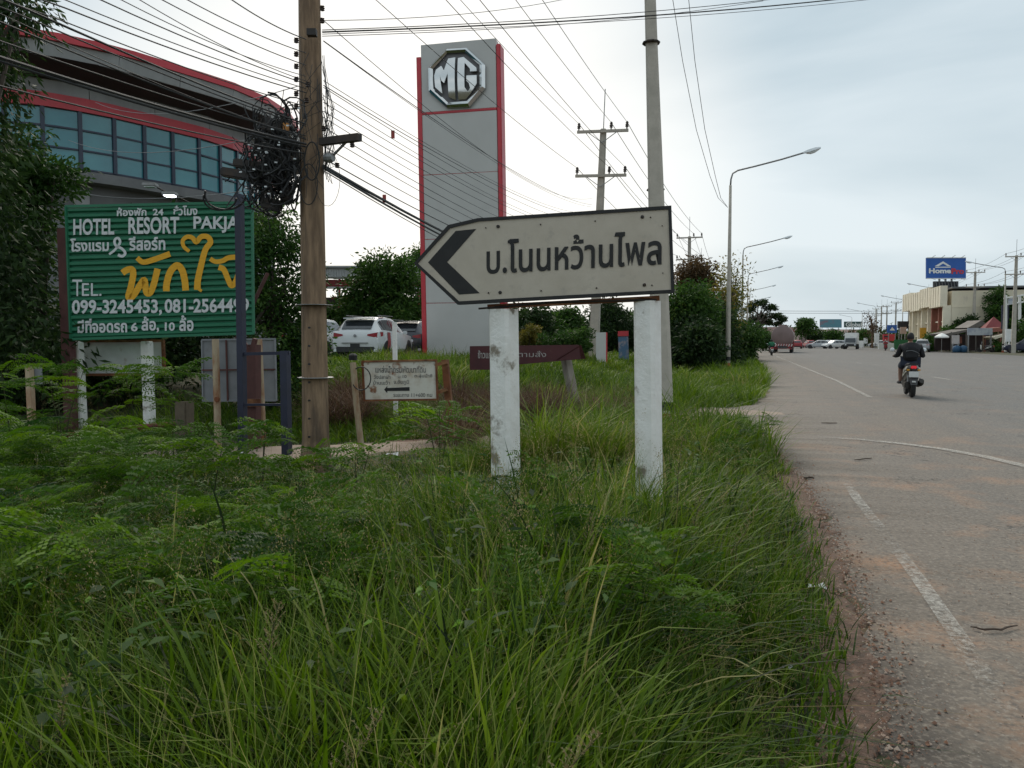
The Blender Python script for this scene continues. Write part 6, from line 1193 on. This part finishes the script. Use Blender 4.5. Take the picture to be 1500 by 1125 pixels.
# ---- grasses
NOISE = np.random.default_rng(5).random((64, 64))
def vn(x, y, s):
    x = np.asarray(x) * s; y = np.asarray(y) * s; i, j = np.floor(x).astype(int), np.floor(y).astype(int); f, g = x - i, y - j; f = f * f * (3 - 2 * f); g = g * g * (3 - 2 * g)
    a = lambda p, q: NOISE[p % 64, q % 64]; return (a(i, j) * (1 - f) + a(i + 1, j) * f) * (1 - g) + (a(i, j + 1) * (1 - f) + a(i + 1, j + 1) * f) * g
def place(n, d0, d1, px0, px1, seed, power=1.5):
    r = np.random.default_rng(seed); d = d0 + (d1 - d0) * r.random(n) ** power; px = r.uniform(px0, px1, n); a = (px - 750) / F_PX * d
    return a * math.cos(YAW) - d * math.sin(YAW), a * math.sin(YAW) + d * math.cos(YAW), d, r
def blades(name, label, x, y, h, w, r, m, segs=4, lean=.35, tint=None, curl=1.0, keepz=None):
    n = len(x); z0 = gz(x, y) - .02; az = r.random(n) * 6.283; D = np.stack([np.cos(az), np.sin(az), np.zeros(n)], 1); S = np.stack([-np.sin(az), np.cos(az), np.zeros(n)], 1)
    tw = r.normal(0, .6, n)[:, None]; S = S * np.cos(tw) + D * np.sin(tw) * .6; ln = np.abs(r.normal(0, lean, n)) + .06; cu = r.uniform(.2, 1.3, n) * curl
    V = []; 
    for k in range(segs + 1):
        t = k / segs; out = h * (ln * t + cu * .45 * t ** 2.6); up = h * (t * (1 - .18 * ln) - cu * .30 * t ** 3); c = np.stack([x, y, z0], 1) + D * out[:, None]; c[:, 2] += up
        ww = (w * (1 - t) ** .6 * (.55 + .9 * min(t * 2.2, 1)))[:, None] / 2
        if k < segs: V += [c - S * ww, c + S * ww]
        else: V += [c]
    V = np.stack(V, 1); m_ = 2 * segs + 1; k = np.arange(n)[:, None] * m_
    Q = np.concatenate([k + np.array([[2 * i, 2 * i + 1, 2 * i + 3, 2 * i + 2]]) for i in range(segs - 1)]) if segs > 1 else np.zeros((0, 4), int); T = k + np.array([[2 * segs - 2, 2 * segs - 1, 2 * segs]])
    if tint is None: tint = np.clip(vn(x, y, 1.1) * .55 + r.random(n) * .45, 0, 1)
    return np_mesh(name, V.reshape(-1, 3), [Q, T], np.repeat(tint, m_), m, None, label, 'stuff')
# height of the sward: tall in the near mass, lower towards road and far verge
def sward(x, y, d):
    e = edge_x(y) - x; h = .30 + .34 * vn(x, y, .55) + .22 * vn(x + 9, y, 1.7) + .24 * np.exp(-((d - 4.7) / 1.4) ** 2) * np.clip((x + 2.7) / .8, 0, 1)
    low = np.clip((d - 4.4) / 2.6, 0, 1) * np.clip((x + 8.2 - .1 * d) / 2.0, 0, 1)      # shorter towards the track and round the brown pole
    low = low * np.clip((-.6 - x) / .8, 0, 1)
    return h * (.22 + .78 * np.clip((e - .1) / .8, 0, 1)) * (1 - .8 * low)
x, y, d, r = place(46000, 1.15, 9.3, -120, 1330, 101, 1.25); e = edge_x(y) - x; k = (e > np.interp(y, [3, 6], [.10, .05])) & (trk_dist(x, y) > .75) & (r.random(len(x)) < np.clip(e * 3.5 + .12, 0, 1)) & (np.hypot(x, y) > 1.0)
clump = vn(x, y, 2.6) + .25 * vn(x, y, 7); k &= r.random(len(x)) < np.clip(clump * 2.6 - .85, .02, 1)
x, y, d = x[k], y[k], d[k]; h = sward(x, y, d) * r.uniform(.55, 1.25, len(x)) * np.clip((d - .4) / 1.4, .45, 1) * np.where(x < -3.2 * 1, .85, 1)
W_ = (.007 + .013 * r.random(len(x)) ** 2) * np.where(vn(x, y, .8) > .55, 1.25, .9)
blades('tall_grass', 'tall green grass filling the verge in front of the arrow sign', x, y, h, W_, r, 'grass_blades', 5, .2, tint=np.clip(vn(x, y, 1.1) * .45 + r.random(len(x)) * .45 + .08 + .14 * np.clip((x + 3.5) / 2, 0, 1), 0, 1), curl=.75)
# arching tufts: blades springing from one foot
x, y, d, r = place(2100, 1.15, 9.0, -100, 1300, 107, 1.25); e = edge_x(y) - x; k = (e > np.interp(y, [3, 6], [.42, .2])) & (trk_dist(x, y) > .8); x, y, d = x[k], y[k], d[k]; H_ = sward(x, y, d) * r.uniform(.8, 1.35, len(x)) * np.clip((d - .4) / 1.4, .5, 1); tt = np.clip(r.normal(.52, .27, len(x)), 0, .97); nb_ = 17
rep = lambda a: np.repeat(a, nb_)
blades('tall_grass', 'broad arching grass tufts in front of the arrow sign', rep(x) + r.normal(0, .035, len(x) * nb_), rep(y) + r.normal(0, .035, len(x) * nb_), rep(H_) * r.uniform(.45, 1.1, len(x) * nb_), rep(.008 + .011 * r.random(len(x))) * r.uniform(.7, 1.2, len(x) * nb_), r, 'grass_blades', 5, .26, tint=np.clip(rep(tt) + r.normal(0, .15, len(x) * nb_), 0, 1), curl=1.1)
# fine wiry stems
x, y, d, r = place(15000, 1.3, 10, -120, 1300, 102, 1.2); e = edge_x(y) - x; k = (e > .3) & (trk_dist(x, y) > .7); x, y, d = x[k], y[k], d[k]
blades('fine_grass', 'fine wiry grass stems among the tall grass', x, y, sward(x, y, d) * r.uniform(.7, 1.45, len(x)), np.full(len(x), .003), r, 'grass_blades', 4, .18, tint=np.clip(.55 + .45 * r.random(len(x)), 0, 1), curl=.6)
# short undergrowth
x, y, d, r = place(38000, 1.2, 11.5, -120, 1330, 103, 1.1); e = edge_x(y) - x; k = (e > -.02) & (trk_dist(x, y) > .55) & (r.random(len(x)) < np.clip(e * 3 + .06, 0, 1)); x, y, d = x[k], y[k], d[k]
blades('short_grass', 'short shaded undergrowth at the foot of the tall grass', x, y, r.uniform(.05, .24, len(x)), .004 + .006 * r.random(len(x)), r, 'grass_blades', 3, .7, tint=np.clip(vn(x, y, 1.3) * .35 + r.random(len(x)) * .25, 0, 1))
# verge from the track to the far bend
x, y, d, r = place(100000, 8.2, 42, 380, 1180, 104, 1.35); e = edge_x(y) - x; k = (e > .05) & (trk_dist(x, y) > .85) & ((vn(x, y, .7) + .4 * r.random(len(x))) > .34); x, y, d = x[k], y[k], d[k]
tall = np.clip((x + 5.5) / 3, 0, 1); nearv = np.clip((20 - d) / 8, 0, 1)
blades('verge_grass', 'grass of the verge running on beside the road', x, y, (.12 + .62 * vn(x, y, .5) * vn(x + 5, y, 1.4) * 1.5 + .30 * nearv * vn(x, y, .9)) * r.uniform(.6, 1.3, len(x)) * (1 - .88 * np.clip((-2.6 - x) / 1.2, 0, 1) * np.clip((13.5 - d) / 2, 0, 1)) * (1 + .6 * np.clip((x + 2.8) / 1.2, 0, 1) * np.clip((14.5 - d) / 2, 0, 1) * np.clip(e[k] / .8 - .2, 0, 1)), .007 + .0008 * d, r, 'grass_blades', 2, .4, tint=np.clip(.20 + vn(x, y, .6) * .35 + vn(x + 3, y, 1.9) * .2 + r.random(len(x)) * .38, 0, 1))
x, y, d, r = place(30000, 42, 150, 900, 1130, 105, 1.3); e = edge_x(y) - x; k = e > .1; x, y, d = x[k], y[k], d[k]
blades('verge_grass', 'far grass of the verge near the street lamps', x, y, r.uniform(.15, .45, len(x)), .03 + .0006 * d, r, 'grass_blades', 2, .5)
# russet weeds and rank grass on the bank
x, y, d, r = place(42000, 11.5, 30, -80, 900, 106, 1.4); k = (trk_dist(x, y) > .9) & (vn(x, y, .45) > .44); x, y, d = x[k], y[k], d[k]
blades('bank_grass', 'rank grass on the earth bank below the showroom', x, y, r.uniform(.15, .55, len(x)) * (.6 + .8 * vn(x, y, .8)) * np.clip((d - 9.5) / 4, .35, 1), .008 + .0007 * d, r, 'grass_blades', 2, .5)
def weeds(px0, px1, d0, d1, n, h0, h1, seed, lab, thr=.0, m='dry_weeds', w=.010):
    x, y, d, r = place(n, d0, d1, px0, px1, seed, 1); k = vn(x, y, .8) > thr; x, y, d = x[k], y[k], d[k]
    blades('dry_weeds', lab, x, y, r.uniform(h0, h1, len(x)), np.full(len(x), w), r, m, 4, .55, curl=1.4)
weeds(655, 820, 12.6, 16, 5200, .45, 1.15, 111, 'russet dry weeds under the maroon board', .25); weeds(478, 535, 12.4, 15.5, 2600, .5, 1.15, 112, 'russet dry weeds behind the small rusty sign', .1); weeds(640, 700, 10.2, 12, 900, .3, .9, 113, 'bleached dry weeds beside the small rusty sign', .2); weeds(820, 960, 14, 20, 2600, .3, .7, 114, 'brownish seeding weeds before the leaning power pole', .35)
weeds(930, 1040, 7.5, 14, 2200, .35, .75, 115, 'pale seeding weeds round the tall grey pole', .4, w=.005); weeds(560, 680, 22, 26, 1800, .5, .95, 116, 'yellowish tuft grass in front of the pylon', .3, 'yellow_leaves', .012)
# feathery compound-leaved shrubs (leadtree): leaves > pinnae > leaflets
def pinnate(r, L=.24, npin=6, nl=6):
    P0 = []; A = []; Wd = []; Ls = []; Ws = []; dr = r.uniform(.2, .7)
    for i in range(npin):
        t = .22 + .78 * i / (npin - 1); c = np.array([L * t, 0, L * (.25 * t - dr * t * t)]); pl_ = L * .46 * (1 - .35 * abs(t - .55) * 2) 
        for s in (-1, 1):
            dirp = unit(np.array([.45, s * 1.0, .12 - .25 * r.random()]))
            for j in range(nl):
                u = (j + .6) / nl; b = c + dirp * pl_ * u + np.array([0, 0, -.35 * pl_ * u * u])
                for q in (-1, 1): P0.append(b); A.append(np.array([.75 * q + .1, s * .55 * 1, -.1])); Wd.append(np.array([0, .3, 1.0]) if r.random() < .25 else np.array([.3, .8 * s, .15])); Ls.append(L * .105); Ws.append(L * .044)
    return [np.array(z) for z in (P0, A, Wd, Ls, Ws)]
def shrub_arrays(r, H, nleaf):
    Vs = []; Fs = []; T = []; k0 = 0; stems = []
    ns = 1 + int(r.random() * 2.4)
    for s in range(ns):
        az = r.random() * 6.28; ln = r.uniform(.1, .35); stems.append([(math.cos(az) * ln * H * t * t, math.sin(az) * ln * H * t * t, H * t * r.uniform(.95, 1)) for t in (0, .3, .6, .85, 1)])
    for i in range(nleaf):
        st = stems[i % ns]; f = r.uniform(.25, 1) ** .6; b = np.array(st[0]) * 0; q = f * 4; a = int(min(3, q)); b = np.array(st[a]) + (np.array(st[a + 1]) - np.array(st[a])) * (q - a)
        P0, A, Wd, Ls, Ws = pinnate(r, r.uniform(.20, .38)); az = i * 2.4 + r.uniform(-.5, .5); el = r.uniform(-.1, .75); c, s = math.cos(az), math.sin(az); ce, se = math.cos(el), math.sin(el)
        R = np.array([[c, -s, 0], [s, c, 0], [0, 0, 1]]) @ np.array([[ce, 0, -se], [0, 1, 0], [se, 0, ce]])
        V, F = leaf_quads(P0 @ R.T + b, A @ R.T, Wd @ R.T, Ls, Ws, .1); Vs.append(V); Fs.append(F + k0); k0 += len(V); T.append(np.full(len(V), np.clip(r.normal(.42, .2) + .2 * f - .1, 0, .82)))
    return np.concatenate(Vs), np.concatenate(Fs), np.concatenate(T), stems
sr = np.random.default_rng(77); protos = [shrub_arrays(sr, 1.0, n) for n in (13, 16, 11, 18)]
def shrub_mass(spots, name, label):
    Vs = []; Fs = []; T = []; k0 = 0
    for (x, y, H) in spots:
        V, F, t, st = protos[int(sr.random() * 4)]; az = sr.random() * 6.28; c, s = math.cos(az), math.sin(az); sc = H * 1.02 + .03
        U_ = V * np.array([sc, sc, sc * 1.0]) ; U_ = U_ @ np.array([[c, s, 0], [-s, c, 0], [0, 0, 1]]); U_[:, 2] += 0 * (H - sc) * np.clip(V[:, 2], 0, 1); Vs.append(U_ + np.array([x, y, float(gz(x, y))])); Fs.append(F + k0); k0 += len(V); T.append(np.clip(t + sr.normal(-.04, .10), 0, .85))
    np_mesh(name, np.concatenate(Vs), [np.concatenate(Fs)], np.concatenate(T), 'fern_leaves', None, label, 'stuff')
sp = []
while len(sp) < 130:
    px = sr.uniform(-60, 420) if sr.random() < .72 else sr.uniform(380, 1050); dd = sr.uniform(2.8, 9.2) if px < 300 else sr.uniform(2.6, 5.4); p = K(px, dd)
    if trk_dist(p.x, p.y) < .8 or (px > 620 and sr.random() < .5): continue
    cap = 1.4 - (115 if px < 300 else 205) * dd / F_PX; sp.append((p.x, p.y, min(cap, sr.uniform(.42, .80) if dd < 5 else sr.uniform(.5, .9)) * sr.uniform(.8, 1)))
for px, dd, H in ((1085, 8.2, .42), (1100, 9.3, .4), (1065, 9.6, .45), (980, 4.4, .5), (1010, 5.6, .45), (900, 2.9, .4), (840, 3.4, .5), (640, 2.6, .45), (560, 3.0, .5), (1120, 10.5, .4), (870, 6.0, .5), (742, 4.55, .66), (712, 4.5, .6), (775, 4.6, .62), (690, 4.3, .55), (940, 4.45, .5), (1075, 7.0, .5)): p = K(px, dd); sp.append((p.x, p.y, H))
shrub_mass(sp, 'leafy_undergrowth', 'feathery compound-leaved undergrowth spreading through the grass')
for px, dd, H, lab in ((92, 7.8, 1.15, 'feathery shrub with drooping leaves before the blank white board'), (20, 7.4, 1.2, 'tall feathery shrub at the thin marker post'), (205, 8.4, 1.25, 'feathery shrub between the two white concrete posts'), (255, 8.0, 1.2, 'feathery shrub hiding the foot of the brown concrete stump'), (645, 6.6, .88, 'upright feathery sapling before the small rusty sign'), (385, 8.0, .62, 'low bright feathery shrub at the foot of the navy frame'), (450, 7.2, .45, 'low feathery shrub in front of the brown pole'), (310, 5.6, .75, 'feathery shrub in the middle of the grass below the navy post'), (520, 5.6, .66, 'spreading feathery shrub below the small rusty sign')):
    g = K(px, dd); g.z = float(gz(g.x, g.y)); t = thing('feathery_shrub', lab, 'shrub', g, 'feathery shrubs on the verge', rotz=sr.random() * 6, local=True); V, F, T, st = shrub_arrays(sr, H, 16)
    np_mesh('foliage', V, [F], np.clip(T + .1, 0, 1), 'fern_leaves', t); q = MB()
    for s in st: q.tube(s, [.008, .007, .005, .004, .002], 5)
    q.build('stem', 'green_stem', t)
# climbing vine with pale three-lobed leaves
x, y, d, r = place(520, 2.0, 6, 0, 1080, 120, 1.0); k = (edge_x(y) - x > .3) & (vn(x, y, 1.2) > .45); x, y, d = x[k], y[k], d[k]; n = len(x); zz = sward(x, y, d) * r.uniform(.35, 1.0, n)
P0 = np.stack([x, y, zz], 1); Vv = []; Ff = []; 
az = r.random(n) * 6.28
for lobe in (-.75, 0, .75): 
    A = np.stack([np.cos(az + lobe), np.sin(az + lobe), -.35 + 0 * az], 1); V, F = leaf_quads(P0, A, np.stack([-np.sin(az), np.cos(az), r.normal(0, .3, n)], 1), (.038 if lobe == 0 else .027) * r.uniform(.6, 1.25, n), np.full(n, .022)); Ff.append(F + sum(len(v) for v in Vv)); Vv.append(V)
np_mesh('vine_foliage', np.concatenate(Vv), [np.concatenate(Ff)], np.tile(np.repeat(r.random(n), 4), 3), 'vine_leaves', None, 'pale lobed vine leaves scattered over the grass', 'stuff')
# broad-leaved weeds and dead straw through the sward
x, y, d, r = place(520, 1.7, 9, -60, 1080, 140, 1.0); k = (edge_x(y) - x > .45) & (trk_dist(x, y) > .8) & (vn(x, y, 1.6) > .4); x, y, d = x[k], y[k], d[k]; nb_ = 16; n = len(x) * nb_; hh = np.repeat(sward(x, y, d) * r.uniform(.6, 1.1, len(x)), nb_) * r.uniform(.3, 1.0, n); az = r.random(n) * 6.28; ro = r.uniform(.01, .07, n)
P0 = np.stack([np.repeat(x, nb_) + np.cos(az) * ro, np.repeat(y, nb_) + np.sin(az) * ro, hh], 1); V, F = leaf_quads(P0, np.stack([np.cos(az), np.sin(az), r.uniform(-.3, .5, n)], 1), np.stack([-np.sin(az), np.cos(az), r.normal(0, .25, n)], 1), r.uniform(.035, .085, n), r.uniform(.018, .036, n))
np_mesh('broadleaf_weeds', V, [F], np.repeat(np.clip(np.repeat(r.random(len(x)), nb_) * .6 + r.random(n) * .4, 0, 1), 4), 'bush_leaves', None, 'broad-leaved weeds mixed through the grass', 'stuff')
x, y, d, r = place(5200, 1.4, 9, -60, 1200, 141, 1.1); k = (edge_x(y) - x > .5) & (trk_dist(x, y) > .7); x, y, d = x[k], y[k], d[k]
blades('dead_straw', 'bleached dead straw lying through the grass', x, y, sward(x, y, d) * r.uniform(.4, 1.15, len(x)), np.full(len(x), .0045), r, 'seed_heads', 4, .8, tint=r.random(len(x)) * .8, curl=1.8)
# seed heads: single panicles one can pick out
def panicle(label, px, py, d, H, spread, nb, seed, tilt):
    r = random.Random(seed); top = P(px, py, d); g = Vector((top.x - tilt * .3, top.y, float(gz(top.x, top.y)))); t = thing('seeding_grass', label, 'grass stem', g, 'seeding grass stems in the verge')
    dirn = Vector((tilt, .1, 1)).normalized(); st = [g, g.lerp(top, .4) - Vector((tilt * .05, 0, 0)), top - dirn * H, top]; q = MB().tube(st, [.0028, .0024, .0018, .0008], 5); q.build('stem', 'green_stem', t); q = MB(); P0 = []; A = []
    for i in range(nb):
        f = i / nb; b = top - dirn * H * (1 - f); az = i * 2.4; o = Vector((math.cos(az), math.sin(az), 1.3)).normalized(); L = spread * (1 - .6 * f) * r.uniform(.6, 1.1); e_ = b + o * L; q.tube([b, b.lerp(e_, .5) + UP * .004, e_], .0007, 3)
        for j in range(int(8 + L * 90)): u = r.uniform(.2, 1); P0.append(tuple(b.lerp(e_, u))); A.append((r.gauss(0, .6) + o.x, r.gauss(0, .6) + o.y, .6))
    q.build('panicle_branches', 'seed_heads_solid', t); P0 = np.array(P0); A = np.array(A); n = len(P0); rr_ = np.random.default_rng(seed)
    V, F = leaf_quads(P0, A, rr_.normal(0, 1, (n, 3)), np.full(n, .0065), np.full(n, .0028)); np_mesh('seeds', V, [F], np.repeat(rr_.random(n), 4), 'seed_heads', t)
mat('seed_heads_solid', (.22, .19, .09), rough=.9)
for i, (lab, px, py, d, H, s, nb, tl) in enumerate((('broad pale seed head standing over the dark grass below the brown pole', 408, 884, 2.0, .16, .07, 26, .2), ('upright narrow seed head near the lower picture corner', 98, 990, 1.9, .20, .03, 30, .1), ('leaning bronze seed head low beneath the small rusty sign', 560, 1045, 1.6, .20, .07, 26, .6), ('leaning seed head nearest to the laterite edge', 880, 1075, 1.5, .14, .05, 24, .8), ('tall thin seed head in front of the second white post', 1000, 640, 4.0, .22, .04, 24, .1), ('tall seed head beside the second white post, nearer the road', 1028, 720, 3.6, .22, .05, 24, .2), ('pale seed head in the middle of the grass below the first white post', 868, 752, 3.2, .18, .06, 26, .1), ('slim bronze seed head between the two white posts', 830, 590, 4.3, .22, .05, 24, .2), ('seed head bending towards the asphalt', 1110, 745, 3.6, .2, .05, 24, .5), ('slim seed head by the maroon board post', 795, 630, 4.6, .2, .04, 22, -.1), ('seed head over the grass in line with the navy frame', 425, 800, 3.0, .16, .05, 22, .1), ('bleached seed head below the brown concrete stump', 235, 850, 2.8, .16, .05, 22, -.2))): panicle(lab, px, py, d, H, s, nb, 200 + i, tl)
x, y, d, r = place(1500, 2.4, 13, 40, 1160, 130, 1.1); k = (edge_x(y) - x > .15) & (trk_dist(x, y) > .9); x, y, d = x[k], y[k], d[k]; n = len(x); zz = gz(x, y) + sward(x, y, d) * r.uniform(1.0, 1.35, n)
m_ = 26; u = r.random((n, m_)); tl = r.normal(0, .3, (n, 2)); P0 = np.stack([x[:, None] + tl[:, :1] * u * .18 + r.normal(0, .012, (n, m_)), y[:, None] + tl[:, 1:] * u * .18 + r.normal(0, .012, (n, m_)), zz[:, None] - .17 + u * .17], -1).reshape(-1, 3)
V, F = leaf_quads(P0, r.normal(0, .5, P0.shape) + np.array([0, 0, 1]), r.normal(0, 1, P0.shape), np.full(len(P0), .010), np.full(len(P0), .0032)); np_mesh('seeding_grass_tops', V, [F], np.repeat(np.repeat(r.random(n), m_) * .7 + .3 * r.random(len(P0)), 4), 'seed_heads', None, 'haze of small bronze seed tops over the whole grass', 'stuff')
